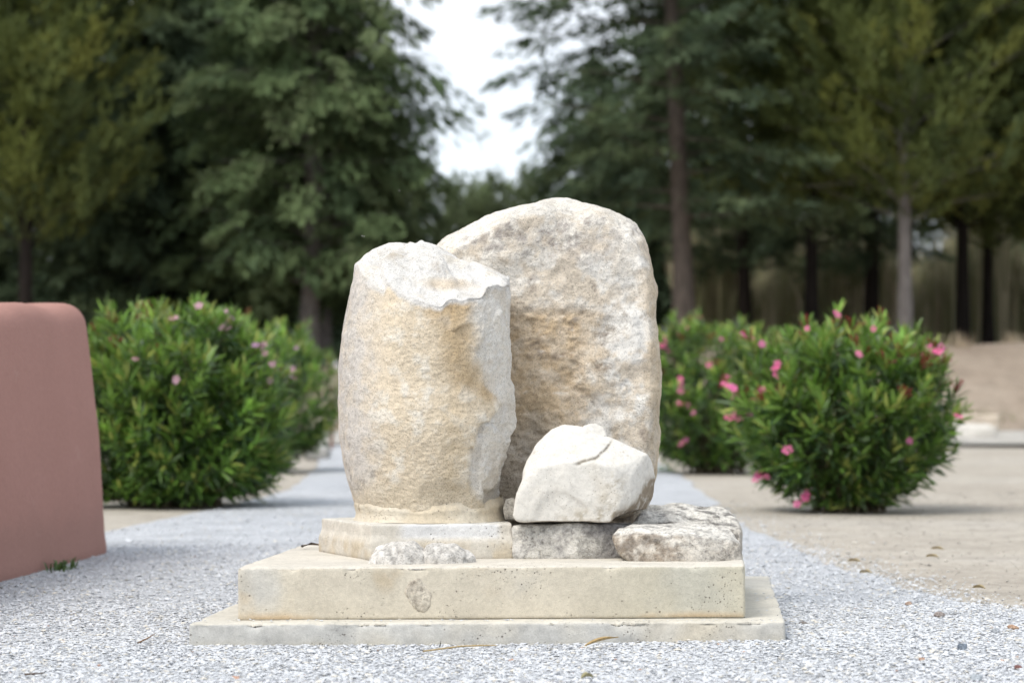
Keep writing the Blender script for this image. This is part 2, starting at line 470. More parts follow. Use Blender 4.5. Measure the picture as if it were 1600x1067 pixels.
def pebbles(n, y0, y1, size, seed, spread=0.0):
    rng = np.random.default_rng(seed)
    y = y0 + (y1 - y0) * rng.random(n)
    half = 0.235 * y + 0.15
    x = (rng.random(n) * 2 - 1) * half
    rt = path_right(y) + 0.12 * fbm(np.stack([y, 0*y + 9.1, 0*y], -1), 1.5, 5, 22) + np.abs(rng.normal(0, 1, n)) * spread
    keep = (x < rt) & (x > path_left(y)) & ~inside(LOW, x, y, 0.0)
    x, y = x[keep], y[keep]; n = len(x)
    base = np.array([[1,0,0],[-1,0,0],[0,1,0],[0,-1,0],[0,0,1],[0,0,-1]], float)
    tri = np.array([[0,2,4],[2,1,4],[1,3,4],[3,0,4],[2,0,5],[1,2,5],[3,1,5],[0,3,5]])
    s = size * np.exp(rng.normal(0, 0.42, n)); s = np.clip(s, size * 0.35, size * 2.6)
    B = base[None] * (0.55 + 0.6 * rng.random((n, 6, 1))) + rng.normal(0, 0.22, (n, 6, 3))
    B *= (s[:, None] * np.stack([1.15 + 0 * s, 0.85 + 0.3 * rng.random(n), 0.24 + 0.18 * rng.random(n)], -1))[:, None, :]
    th = rng.random(n) * 6.283; ti = rng.normal(0, 0.2, n)
    c, sn = np.cos(ti), np.sin(ti)
    B = np.stack([B[..., 0] * c[:, None] - B[..., 2] * sn[:, None], B[..., 1], B[..., 0] * sn[:, None] + B[..., 2] * c[:, None]], -1)
    c, sn = np.cos(th), np.sin(th)
    B = np.stack([B[..., 0] * c[:, None] - B[..., 1] * sn[:, None], B[..., 0] * sn[:, None] + B[..., 1] * c[:, None], B[..., 2]], -1)
    B += np.stack([x, y, 0.002 + 0.3 * s * rng.random(n) + heap(x, y)], -1)[:, None, :]
    tone = np.clip(rng.normal(0.57, 0.05, n), 0.28, 0.72)
    cc = np.stack([tone * 0.965, tone * 0.988, tone * 1.03], -1)
    k = rng.random(n)
    cc[k < 0.10] *= [1.08, 1.0, 0.86]
    cc[(k > 0.10) & (k < 0.12)] *= 0.55
    cc[k > 0.9985] = [0.42, 0.25, 0.18]
    return B.reshape(-1, 3), (tri[None] + 6 * np.arange(n)[:, None, None]).reshape(-1, 3), np.repeat(cc, 6, 0)

A = [pebbles(130000, 6.4, 9.6, 0.0050, 1, 0.14), pebbles(52000, 9.6, 13.5, 0.0055, 2, 0.16), pebbles(12000, 13.5, 19, 0.0065, 3, 0.2)]
VV = []; FF = []; CC = []; off = 0
# a few chips lie on the ledge of the lowest slab
v, f, c = A[0]; pick = np.random.default_rng(4).choice(len(v) // 6, 170, replace=False); rg = np.random.default_rng(6)
led = v.reshape(-1, 6, 3)[pick]; led = led - led.mean(1, keepdims=True); lx = rg.uniform(-1.03, .88, 170); ly = 7.985 + rg.random(170) * .06
lx[110:] = rg.uniform(.82, .92, 60); ly[110:] = rg.uniform(8.0, 9.2, 60); lx[110:] += (ly[110:] - 8) * .08
led = led * .8 + np.stack([lx, ly, 0.0775 + .002 * rg.random(170)], -1)[:, None]
A.append((led.reshape(-1, 3), (f[:8][None] + 6 * np.arange(170)[:, None, None]).reshape(-1, 3), c.reshape(-1, 6, 3)[pick].reshape(-1, 3)))
for v, f, c in A:
    VV.append(v); FF.append(f + off); CC.append(c); off += len(v)
o = link('loose_gravel', mesh_np('loose_gravel', np.concatenate(VV), np.concatenate(FF), np.concatenate(CC), False), M_pebble)
struct(o, 'stuff', 'crushed pale grey gravel strewn over the path round the monument', 'gravel')

rng = np.random.default_rng(5); n = 4500
y = 8.5 + 13 * rng.random(n) ** 1.2; x = path_right(y) + 0.05 + 3.2 * rng.random(n) ** 1.2
sz_ = np.clip(0.0045 * np.exp(rng.normal(0, .5, n)), .002, .022)
base = np.array([[1,0,0],[-1,0,0],[0,1,0],[0,-1,0],[0,0,1],[0,0,-1]], float)
tri = np.array([[0,2,4],[2,1,4],[1,3,4],[3,0,4],[2,0,5],[1,2,5],[3,1,5],[0,3,5]])
B = (base[None] * (0.6 + .5 * rng.random((n, 6, 1))) + rng.normal(0, .2, (n, 6, 3))) * sz_[:, None, None] * [1.2, 1, .55] + np.stack([x, y, 0 * x - .004], -1)[:, None]
tone = np.clip(rng.normal(.42, .08, n), .18, .62); cc = np.stack([tone * 1.03, tone * .96, tone * .86], -1)
o = link('sand_grit', mesh_np('sand_grit', B.reshape(-1, 3), (tri[None] + 6 * np.arange(n)[:, None, None]).reshape(-1, 3), np.repeat(cc, 6, 0), False), M_pebble)
struct(o, 'stuff', 'scattered small stones and grit on the sandy ground right of the gravel', 'grit')

# ------------------------------------------------------------------ concrete slabs of the monument base
CREAM = np.array([0.60, 0.545, 0.445]); GREYC = np.array([0.54, 0.53, 0.50]); PALE = np.array([0.60, 0.565, 0.49])
def slab(name, fp, z0, z1, n, seed, colfun, label, tilt=0.0):
    o, ux, uy, wd, dp = fp
    H = (wd / 2, dp / 2, (z1 - z0) / 2)
    V, F = box_grid(H, n, 0.009)
    Nn = vnormals(V, F)
    ew = np.minimum.reduce([H[0] - np.abs(V[:, 0]) + (H[1] - np.abs(V[:, 1])), H[1] - np.abs(V[:, 1]) + (H[2] - np.abs(V[:, 2])), H[0] - np.abs(V[:, 0]) + (H[2] - np.abs(V[:, 2]))])
    edge = np.exp(-ew / 0.014)
    d = 0.0018 * fbm(V, 9, 4, seed) + 0.004 * fbm(V, 1.7, 3, seed + 3)
    chip = np.maximum(0, fbm(V, 13, 4, seed + 5) - 0.02) * 0.05 * edge * sstep(-.3, .3, V[:, 2] / H[2])
    V = V + Nn * (d - chip)[:, None]
    V[:, 2] += tilt * V[:, 0]
    V[:, 0] += V[:, 1] * math.tan(A_FR + B_SD); V[:, 1] *= 1.0
    col = colfun(V, Nn, H)
    me = mesh_np(name, V, F, col)
    c = o + ux * wd / 2 + uy * dp / 2
    ob = link(name, me, M_conc, None, (c[0], c[1], (z0 + z1) / 2)); ob.rotation_euler = (0, 0, A_FR)
    return tag(ob, label, 'slab')

def col_low(V, Nn, H):
    n = fbm(V, 2.4, 4, 51); n2 = fbm(V, 7, 4, 52)
    c = mixc(np.tile(GREYC, (len(V), 1)), CREAM, sstep(-0.15, 0.4, n))
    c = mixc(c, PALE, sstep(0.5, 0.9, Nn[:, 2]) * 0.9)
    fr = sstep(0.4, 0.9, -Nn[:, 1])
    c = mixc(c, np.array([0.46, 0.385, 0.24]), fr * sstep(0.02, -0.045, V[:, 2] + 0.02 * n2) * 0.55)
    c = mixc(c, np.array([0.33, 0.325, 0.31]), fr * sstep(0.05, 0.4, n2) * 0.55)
    return c
def col_upp(V, Nn, H):
    n = fbm(V, 2.2, 4, 61); n2 = fbm(V, 6, 4, 62)
    fr = sstep(0.4, 0.9, -Nn[:, 1])
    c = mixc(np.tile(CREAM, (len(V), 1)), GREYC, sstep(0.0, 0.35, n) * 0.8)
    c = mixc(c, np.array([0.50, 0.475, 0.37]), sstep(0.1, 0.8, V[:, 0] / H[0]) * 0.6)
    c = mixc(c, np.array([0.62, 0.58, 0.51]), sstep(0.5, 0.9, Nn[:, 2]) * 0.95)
    low = fr * sstep(-H[2] + 0.035, -H[2] + 0.004, V[:, 2] + 0.016 * n2)
    c = mixc(c, np.array([0.56, 0.37, 0.18]), low * 0.6 * sstep(-0.05, 0.3, n + n2 * .5))
    c = mixc(c, np.array([0.50, 0.36, 0.19]), fr * sstep(0.15, 0.5, n2) * 0.35 * sstep(0.3, -0.6, V[:, 0] / H[0]))
    return c
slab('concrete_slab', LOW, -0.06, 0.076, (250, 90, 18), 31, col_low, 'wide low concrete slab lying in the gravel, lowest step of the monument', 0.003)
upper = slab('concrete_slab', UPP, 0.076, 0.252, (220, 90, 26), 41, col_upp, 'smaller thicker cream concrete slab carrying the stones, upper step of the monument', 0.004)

# ------------------------------------------------------------------ stones
def rock(name, pts, voxel, mat, colfun, label, relaxn=6, amp=0.012, freq=7, seed=1, shape=None, cat='stone', fine=0.0022, parent=None, group=None, fac=(0.0, 0.1)):
    pts = np.array(pts, float)
    base = np.array([pts[:, 0].mean(), pts[:, 1].mean(), pts[:, 2].min()])
    V, F = remesh(pts - base, voxel)
    V = relax(V, F, relaxn)
    Nn = vnormals(V, F)
    d = fac[0] * facet(V, fac[1], seed + 70) + amp * fbm(V, freq, 4, seed, 0.55) + amp * 0.6 * fbm(V, freq * 0.45, 3, seed + 9, 0.5, True)
    if fine: d = d + fine * fbm(V, 48, 3, seed + 4, 0.6)
    V = V + Nn * d[:, None]
    W = V + base
    if shape is not None:
        V = V + shape(W, Nn); W = V + base
    Nn = vnormals(V, F)
    me = mesh_np(name, V, F, colfun(W, Nn))
    o = link(name, me, mat, parent, base)
    if parent is None: tag(o, label, cat, group)
    return o

def pxz(W, Y):
    """front-view coordinates of a stone standing at depth Y, in the units of the outline drawing"""
    return 800 + W[:, 0] / Y * FPX, 625 - (W[:, 2] - CAMZ) / Y * FPX

def blob(u, v, cx, cy, rx, ry, soft=0.5):
    d = np.sqrt(((u - cx) / rx) ** 2 + ((v - cy) / ry) ** 2)
    return 1 - sstep(1 - soft, 1 + soft, d)

# --- tall rounded boulder (back)
outline = [(672,398),(683,385),(705,366),(740,347),(775,333),(800,323),(830,319),(858,308),(882,307),(905,313),(935,326),(968,334),(992,346),(1006,366),(1016,390),(1022,420),(1025,460),(1028,520),(1032,590),(1031,650),(1029,690),(1022,735),(1004,785),(975,806),(900,812),(780,812),(690,806),(655,740),(640,660),(634,560),(638,480),(652,430)]
cxp, cyp = 845, 560; pts = []
for (px, py) in outline:
    py = py + 6 * float(sstep(480, 380, py))
    for dy, s in ((-0.165, 0.90), (-0.12, 0.965), (-0.05, 1.0), (0.06, 1.0), (0.13, 0.96), (0.17, 0.88)):
        yy = cyp + (py - cyp) * (s if py < 780 else 1.0)
        pts.append(P(cxp + (px - cxp) * s, yy, 9.14) + np.array([0, dy, 0]))
def stela_shape(W, Nn):
    u, v = pxz(W, 9.05); fr = sstep(0.2, 0.7, -Nn[:, 1])
    n = fbm(W, 5, 4, 71); n2 = fbm(W * [1, 1, 2.2], 16, 4, 72, 0.6, True)
    rec = sstep(474, 490, v + 14 * n) * sstep(930, 895, u + 40 * n) * sstep(790, 700, v)
    d = -0.012 * rec + 0.011 * n2 * rec + 0.006 * fbm(W, 12, 4, 73) - 0.016 * blob(u, v, 975, 520, 40, 90, 0.6) * sstep(-0.1, .2, n)
    d += 0.007 * fbm(W * [1, 1, 1.6], 26, 4, 75, 0.6) * (0.12 + 0.88 * rec)
    return Nn * (d * fr)[:, None]
def stela_col(W, Nn):
    u, v = pxz(W, 9.05); n = fbm(W, 6, 5, 81, 0.6); n2 = fbm(W, 15, 5, 82, 0.62); n3 = fbm(W, 34, 4, 83, 0.65)
    c = np.tile([0.61, 0.535, 0.44], (len(W), 1))
    c = mixc(c, [0.70, 0.66, 0.60], sstep(-0.15, 0.25, n2 + .6 * n))
    c = mixc(c, [0.46, 0.385, 0.30], sstep(0.1, 0.35, fbm(W, 9, 5, 84, .7)) * .6)
    och = sstep(470, 500, v + 22 * n) * sstep(960, 890, u + 70 * n) * sstep(720, 650, v + 30 * n)
    c = mixc(c, [0.545, 0.42, 0.28], och * (0.45 + 0.55 * sstep(-0.3, 0.2, n2)))
    c = mixc(c, [0.55, 0.43, 0.29], och * sstep(0.05, 0.35, n3) * 0.6)
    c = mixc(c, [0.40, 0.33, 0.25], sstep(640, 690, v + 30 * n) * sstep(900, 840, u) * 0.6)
    gl = sstep(420, 360, v - 60 * n) * sstep(0.02, 0.3, n2 + 0.35 * n) + 0.8 * blob(u, v, 770, 372, 50, 18, 0.6) + 0.6 * blob(u, v, 905, 392, 36, 24, 0.7)
    c = mixc(c, [0.32, 0.285, 0.26], np.clip(gl, 0, 1) * 0.85 * sstep(-0.25, 0.15, n3))
    c = mixc(c, [0.33, 0.28, 0.235], sstep(0.10, 0.30, fbm(W, 11, 6, 85, .72)) * sstep(-0.1, .2, fbm(W, 4, 2, 86)) * .85)
    wh = sstep(905, 965, u + 60 * n) * sstep(380, 420, v) * sstep(-0.1, 0.25, n + n2 * 0.7)
    c = mixc(c, [0.70, 0.68, 0.645], wh * 0.75)
    c = mixc(c, [0.66, 0.63, 0.58], blob(u, v, 975, 420, 20, 50, 0.8) * 0.7)
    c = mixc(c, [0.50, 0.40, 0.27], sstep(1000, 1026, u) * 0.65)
    dk = blob(u, v, 946, 528, 16, 12, .8) + blob(u, v, 940, 574, 18, 10, .8) + blob(u, v, 965, 490, 12, 10, .8) + blob(u, v, 832, 536, 16, 8, .8) + blob(u, v, 870, 556, 22, 8, .8)
    c = mixc(c, [0.24, 0.19, 0.145], np.clip(dk, 0, 1) * sstep(-0.2, 0.2, n3) * 0.8)
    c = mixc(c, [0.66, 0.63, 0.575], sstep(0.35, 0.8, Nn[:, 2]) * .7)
    spk = sstep(0.28, 0.42, n3) * sstep(-0.2, 0.2, n)
    c = mixc(c, [0.25, 0.2, 0.155], spk * 0.55)
    return c
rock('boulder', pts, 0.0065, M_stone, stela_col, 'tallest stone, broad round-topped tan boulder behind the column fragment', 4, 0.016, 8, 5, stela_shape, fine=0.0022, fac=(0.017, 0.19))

# --- bed of rubble and mortar under the boulder
def grey_col(a, b_, dark=0.5):
    def f(W, Nn):
        n = fbm(W, 9, 4, 91); n2 = fbm(W, 30, 4, 92, 0.65)
        c = mixc(np.tile(a, (len(W), 1)), b_, sstep(-0.2, 0.3, n))
        return mixc(c, [0.16, 0.14, 0.12], sstep(0.1, 0.4, n2 + 0.3 * n) * dark)
    return f
def bx(x0, x1, y0, y1, z0, z1, j=0.015, rs=1):
    rg = random.Random(rs); q = []
    for x in (x0, x1):
        for y in (y0, y1):
            for z in (z0, z1): q.append((x + rg.uniform(-j, j), y + rg.uniform(-j, j), z + (rg.uniform(-j, j) if z == z1 else 0)))
    return q
ZT = 0.252
rock('footing_stone', bx(-0.36, 0.50, 9.0, 9.30, ZT - 0.004, 0.392, 0.01, 3), 0.012, M_rough, grey_col([.42, .36, .29], [.50, .45, .37]), 'low rough stone bed under the tall round-topped boulder', 4, 0.008, 9, 11)

# --- plinth and column drum
thing_c = np.array([-0.31, 8.75])
PZ0, PZ1 = ZT - 0.003, 0.376
col_root = thing('column_fragment', (thing_c[0], thing_c[1], ZT), 'broken marble column drum on a square plinth, in front of the tall boulder', 'column')
quad = [(-0.705, 8.90), (-0.492, 8.415), (0.004, 8.475), (-0.02, 9.0), (-0.45, 9.02)]
V, F = remesh([(x, y, z) for x, y in quad for z in (PZ0, PZ1)], 0.006)
V = relax(V, F, 3); Nn = vnormals(V, F)
n = fbm(V, 10, 4, 101)
lowm = sstep(0.335, 0.30, V[:, 2] + 0.012 * n)
V = V + Nn * (0.004 * n - 0.003 + 0.010 * lowm + 0.0015 * fbm(V, 40, 3, 102))[:, None]
c = mixc(np.tile([0.62, 0.58, 0.51], (len(V), 1)), [0.70, 0.695, 0.69], sstep(0.31, 0.335, V[:, 2]) * sstep(-0.42, -0.36, V[:, 0] + 0.03 * n) * sstep(-0.03, -0.06, V[:, 0]))
c = mixc(c, [0.54, 0.46, 0.34], lowm * 0.8 * sstep(-0.2, .3, n))
c = mixc(c, [0.62, 0.60, 0.55], sstep(0.5, 0.9, Nn[:, 2]) * .7)
o3 = np.array([thing_c[0], thing_c[1], ZT])
link('plinth', mesh_np('plinth', V - o3, F, c), M_mortar, col_root)

S = 8.75 / FPX
lft = [(360,572),(395,562),(415,553),(440,550),(480,541),(520,534),(560,530),(620,528.5),(680,530),(720,536),(750,543),(780,553),(800,561),(830,566)]
rgt = [(360,790),(437,797),(480,799),(560,801),(600,799),(640,803),(660,806),(690,803),(720,797),(750,792),(780,787),(800,784),(830,782)]
def RL(v): return (666 - np.interp(v, [a for a, _ in lft], [b_ for _, b_ in lft])) * S
def RR(v): return (np.interp(v, [a for a, _ in rgt], [b_ for _, b_ in rgt]) - 666) * S
def zof(py, Y=8.75): return CAMZ + (625 - py) / FPX * Y
ctrl = []
for px, py, dy in [(650,375,.07),(625,384,.03),(590,394,-.02),(566,404,-.06),(553,420,-.10),(556,440,-.18),(575,449,-.24),(610,455,-.28),(650,462,-.30),(690,471,-.305),(725,473,-.28),(748,466,-.23),(797,437,.0),(770,424,.1),(720,405,.13),(685,387,.12),(640,418,-.12),(700,432,-.12),(745,444,-.12),(600,420,-.14)]:
    ctrl.append(((px - 666) * S, dy, zof(py, 8.75 + dy)))
ctrl += [(-.2, .2, 1.31), (0, .3, 1.30), (.22, .2, 1.24), (-.3, .1, 1.27)]
ctrl = np.array(ctrl)
K = np.linalg.norm(ctrl[:, None, :2] - ctrl[None, :, :2], axis=2) + 0.004 * np.eye(len(ctrl))
A_ = np.block([[K, np.c_[np.ones(len(ctrl)), ctrl[:, :2]]], [np.r_[np.ones((1, len(ctrl))), ctrl[:, :2].T], np.zeros((3, 3))]])
wts = np.linalg.solve(A_, np.r_[ctrl[:, 2], 0, 0, 0])
def topz(x, y):
    d = np.sqrt((x[:, None] - ctrl[None, :, 0]) ** 2 + (y[:, None] - ctrl[None, :, 1]) ** 2)
    z = d @ wts[:-3] + wts[-3] + wts[-2] * x + wts[-1] * y
    q = np.stack([x, y, 0 * x], -1)
    return z + 0.034 * facet(np.concatenate([q, [[-.33, -.33, 0], [.33, .33, 0]]]), 0.12, 118, 14)[:-2] + 0.006 * fbm(q, 16, 4, 111, 0.55)
NT, NZ, NR = 400, 190, 56
th = np.linspace(0, 2 * np.pi, NT, endpoint=False)
def rad(th, z):
    v = 625 - (z - CAMZ) / S; k = (1 + np.cos(th)) / 2
    return RL(v) * (1 - k) + RR(v) * k
# iterate the rim height
zr = np.full(NT, 1.2)
for _ in range(6):
    r_ = rad(th, zr); zr = 0.5 * zr + 0.5 * topz(r_ * np.cos(th), r_ * np.sin(th))
t = np.linspace(0, 1, NZ)
Zs = 0.385 + (zr[None, :] - 0.385) * t[:, None]
rs = rad(np.tile(th, NZ), Zs.ravel()).reshape(NZ, NT)
side = np.stack([rs * np.cos(th), rs * np.sin(th), Zs], -1).reshape(-1, 3)
fr_ = np.linspace(1, 0, NR)[1:]
cap = []
for f in fr_[:-1]:
    x = rs[-1] * f * np.cos(th); y = rs[-1] * f * np.sin(th)
    w_ = sstep(0.0, 0.06, np.full(NT, 1 - f))
    cap.append(np.stack([x, y, topz(x, y) * w_ + zr * (1 - w_)], -1))
cap = np.concatenate(cap); ctr = np.array([[0, 0, topz(np.zeros(1), np.zeros(1))[0]]])
V = np.concatenate([side, cap, ctr])
rows = NZ + NR - 2
i, j = np.meshgrid(np.arange(rows - 1), np.arange(NT), indexing='ij'); j2 = (j + 1) % NT
F = np.stack([i*NT+j, i*NT+j2, (i+1)*NT+j2, (i+1)*NT+j], -1).reshape(-1, 4)
lastrow = (rows - 1) * NT
F2 = np.array([[lastrow + k, lastrow + (k + 1) % NT, len(V) - 1, len(V) - 1] for k in range(NT)])
Nn = vnormals(V, F)
Nn[-1] = (0, 0, 1)
top = np.zeros(len(V)); top[NZ * NT:] = 1
rim = np.zeros(len(V)); rim[:NZ * NT] = np.repeat(t, NT)
u = 666 + V[:, 0] / S; v = 625 - (V[:, 2] - CAMZ) / S
fr = sstep(0.15, 0.5, -Nn[:, 1]) * (1 - top)
n = fbm(V, 6, 4, 121); n2 = fbm(V, 17, 4, 122, 0.6); n3 = fbm(V * [1, 1, 1.9], 62, 2, 123, 0.6)
sidef = (1 - top)
# facet of fresh stone on the right flank, groove left of it, scar below
jag = facet(V, 0.05, 139, 20)
eu = np.interp(v, [430, 475, 520, 560, 600, 622, 640], [742, 738, 740, 746, 758, 772, 778]) + 2.5 * jag + 9 * n2
flank = sstep(-2, 7, u - eu) * sstep(655, 615, v) * sidef
grv = np.exp(-((u - (eu - 20)) / 17) ** 2) * sstep(-.5, .2, n2 + .5 * jag) * sstep(470, 490, v) * sstep(640, 590, v) * fr
su = np.interp(v, [630, 645, 670, 700, 740, 775, 800], [784, 768, 750, 740, 733, 740, 770]) + 3 * jag + 11 * n2
scar = sstep(-4, 13, u - su) * sstep(612, 650, v) * sstep(800, 770, v) * sidef
fcs = facet(V, 0.09, 135, 8)
d = -0.012 * grv + flank * (-0.008 + 0.010 * fcs + 0.010 * fbm(V, 17, 5, 131, .65)) - 0.019 * scar + 0.014 * scar * fcs + 0.018 * scar * fbm(V, 15, 5, 132, .65)
d += sidef * (0.006 * n + 0.0034 * n3 * sstep(560, 610, u) + 0.004 * n2)
d += -0.012 * blob(u, v, 700, 772, 34, 20, 0.6) * fr
d += top * 0.004 * fbm(V, 40, 3, 133, 0.6)
d += -0.009 * np.exp(-((v - 765) / 20) ** 2) * fr * n
V2 = V + Nn * d[:, None]
n4 = fbm(V, 30, 5, 124, 0.65)
white = np.array([0.63, 0.612, 0.585])
c = np.tile([0.635, 0.54, 0.41], (len(V), 1))
c = mixc(c, [0.69, 0.635, 0.545], sstep(-0.1, 0.35, n2 + 0.4 * n))
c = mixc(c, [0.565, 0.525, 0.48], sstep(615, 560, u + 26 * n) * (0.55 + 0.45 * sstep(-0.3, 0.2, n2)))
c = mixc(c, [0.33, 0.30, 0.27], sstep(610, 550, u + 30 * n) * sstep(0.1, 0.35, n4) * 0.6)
c = mixc(c, [0.47, 0.345, 0.20], np.exp(-((u - (eu - 24)) / 26) ** 2) * sstep(465, 485, v) * sstep(650, 590, v) * 0.85 * sidef)
c = mixc(c, [0.47, 0.345, 0.205], sstep(0.86, 0.985, rim + 0.05 * n) * sstep(640, 690, u) * sidef * 0.8)
c = mixc(c, [0.50, 0.39, 0.245], np.exp(-((u - 712) / 18) ** 2) * sstep(600, 640, v) * sidef * 0.45)
c = mixc(c, [0.42, 0.30, 0.17], blob(u, v, 770, 612, 16, 14, 0.8) * sidef * .8)
c = mixc(c, [0.47, 0.36, 0.22], blob(u, v, 690, 775, 60, 14, 0.8) * sidef * 0.6)
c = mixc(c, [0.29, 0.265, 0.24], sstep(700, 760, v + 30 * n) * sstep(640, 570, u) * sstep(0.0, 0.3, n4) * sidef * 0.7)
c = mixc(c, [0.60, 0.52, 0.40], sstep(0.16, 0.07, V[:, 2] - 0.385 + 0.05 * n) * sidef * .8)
fl_m = sstep(-9, 16, u - eu + 9 * n4) * sstep(655, 615, v) * sidef
c = mixc(c, [0.665, 0.635, 0.585], fl_m * (0.7 + 0.3 * sstep(-.3, .2, n2)))
c = mixc(c, [0.50, 0.44, 0.36], fl_m * sstep(.08, .35, n4) * .45)
c = mixc(c, [0.63, 0.595, 0.54], scar * 0.9)
c = mixc(c, white, scar * sstep(-.05, .3, n2) * .8)
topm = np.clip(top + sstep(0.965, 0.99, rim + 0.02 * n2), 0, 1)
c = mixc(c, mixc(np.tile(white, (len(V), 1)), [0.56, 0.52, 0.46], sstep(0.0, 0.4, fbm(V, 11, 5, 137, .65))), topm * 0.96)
c = mixc(c, [0.57, 0.47, 0.35], top * blob(u, v, 700, 447, 34, 9, .7) * 0.75)
c = mixc(c, [0.42, 0.36, 0.29], top * (blob(u, v, 615, 400, 30, 8, .9) + .8 * blob(u, v, 682, 420, 8, 10, .9)) * sstep(-0.1, 0.3, n4) * 0.7)
F4 = F
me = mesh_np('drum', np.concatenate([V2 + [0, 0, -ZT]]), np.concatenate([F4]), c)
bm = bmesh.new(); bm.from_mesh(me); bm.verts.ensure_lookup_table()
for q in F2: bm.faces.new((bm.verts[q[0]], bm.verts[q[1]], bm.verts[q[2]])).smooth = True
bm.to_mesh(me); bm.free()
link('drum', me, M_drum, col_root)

# mortar collar that seats the drum on its plinth
NT2, NZ2 = 260, 34
th2 = np.linspace(0, 2 * np.pi, NT2, endpoint=False); tt = np.linspace(0, 1, NZ2)
ring = np.stack([np.cos(th2), np.sin(th2), 0 * th2], -1)
htop = 0.070 + 0.045 * fbm(ring, 1.6, 4, 141, 0.6) + 0.010 * np.cos(th2 * 2)
TH, T = np.meshgrid(th2, tt); H_ = T * htop[None, :]
zz = 0.374 + H_
rr = rad(TH.ravel(), zz.ravel()).reshape(TH.shape) + 0.0055 + 0.018 * np.exp(-H_ / 0.022) - 0.014 * sstep(0.6, 1.0, T)
V = np.stack([rr * np.cos(TH), rr * np.sin(TH), zz], -1).reshape(-1, 3)
i, j = np.meshgrid(np.arange(NZ2 - 1), np.arange(NT2), indexing='ij'); j2 = (j + 1) % NT2
F = np.stack([i*NT2+j, i*NT2+j2, (i+1)*NT2+j2, (i+1)*NT2+j], -1).reshape(-1, 4)
Nn = vnormals(V, F); V = V + Nn * (0.003 * fbm(V, 12, 4, 142) + 0.001 * fbm(V, 50, 3, 143))[:, None]
n = fbm(V, 10, 4, 144)
c = mixc(np.tile([0.60, 0.52, 0.395], (len(V), 1)), [0.635, 0.575, 0.47], sstep(-.2, .3, n))
# hairline cracks
crk = np.abs(fbm(V, 14, 3, 146, 0.5)); c = mixc(c, [0.2, 0.15, 0.1], sstep(0.02, 0.006, crk) * sstep(0.1, .5, T.ravel()) * sstep(-0.05, .15, fbm(V, 5, 2, 147)) * .8)
link('mortar_collar', mesh_np('mortar_collar', V + [0, 0, -ZT], F, c), M_mortar, col_root)

# --- white fallen block on its grey bed
def wpt(px, py, dy=0.0, Y=8.42): return P(px, py, Y + dy)
bed = [wpt(799, 822, .06), wpt(801, 862, .03), wpt(972, 862, .02), wpt(985, 822, .05), wpt(900, 817, .02), wpt(803, 820, .40), wpt(1000, 818, .5), wpt(1000, 845, .5), wpt(803, 840, .42), wpt(985, 850, .1)]
for b_ in bed: b_[2] = max(b_[2], ZT - 0.004) if b_[2] > 0.3 else ZT - 0.004
def bed_col(W, Nn):
    n = fbm(W, 8, 4, 151); n2 = fbm(W, 40, 4, 152, 0.65); u, v = pxz(W, 8.45)
    c = mixc(np.tile([0.56, 0.535, 0.49], (len(W), 1)), [0.48, 0.46, 0.43], sstep(-.2, .3, n))
    c = mixc(c, [0.22, 0.205, 0.20], sstep(0.0, 0.4, n2 + 0.5 * n) * .7)
    return mixc(c, [0.16, 0.15, 0.15], sstep(905, 960, u + 40 * n) * .8)
rock('bed_stone', bed, 0.007, M_rough, bed_col, 'low grey granular block under the white fallen stone', 4, 0.006, 10, 13)
wp = [(801,806,.0),(806,815,.0),(955,817,.0),(806,780,.0),(815,752,.02),(842,730,.0),(880,722,.0),(930,723,.0),(962,730,.01),(988,742,.05),(968,792,.0),(985,785,.04),
      (823,722,.07),(838,694,.12),(858,672,.16),(880,664,.2),(905,667,.2),(926,672,.24),(945,690,.2),(985,704,.14),(1012,709,.15),(1020,720,.18),
      (1025,745,.2),(1021,775,.22),(1010,798,.22),(985,808,.2),(958,813,.06),
      (820,810,.36),(1000,795,.36),(830,720,.34),(870,680,.34),(930,680,.36),(1005,720,.34)]
wpts = [wpt(a, b_, d_, 8.41) for a, b_, d_ in wp]
def white_shape(W, Nn):
    u, v = pxz(W, 8.5)
    ck = np.interp(u, [860, 900, 930, 950, 960], [735, 722, 716, 700, 688])
    cr = np.exp(-((v - ck - 5 * fbm(W, 14, 3, 165)) / 2.6) ** 2) * sstep(890, 905, u) * sstep(962, 950, u)
    uc = sstep(795, 806, v) * sstep(950, 962, u)
    return Nn * (-0.007 * cr)[:, None] + np.stack([0 * u, 0 * u, 0.014 * uc], -1)
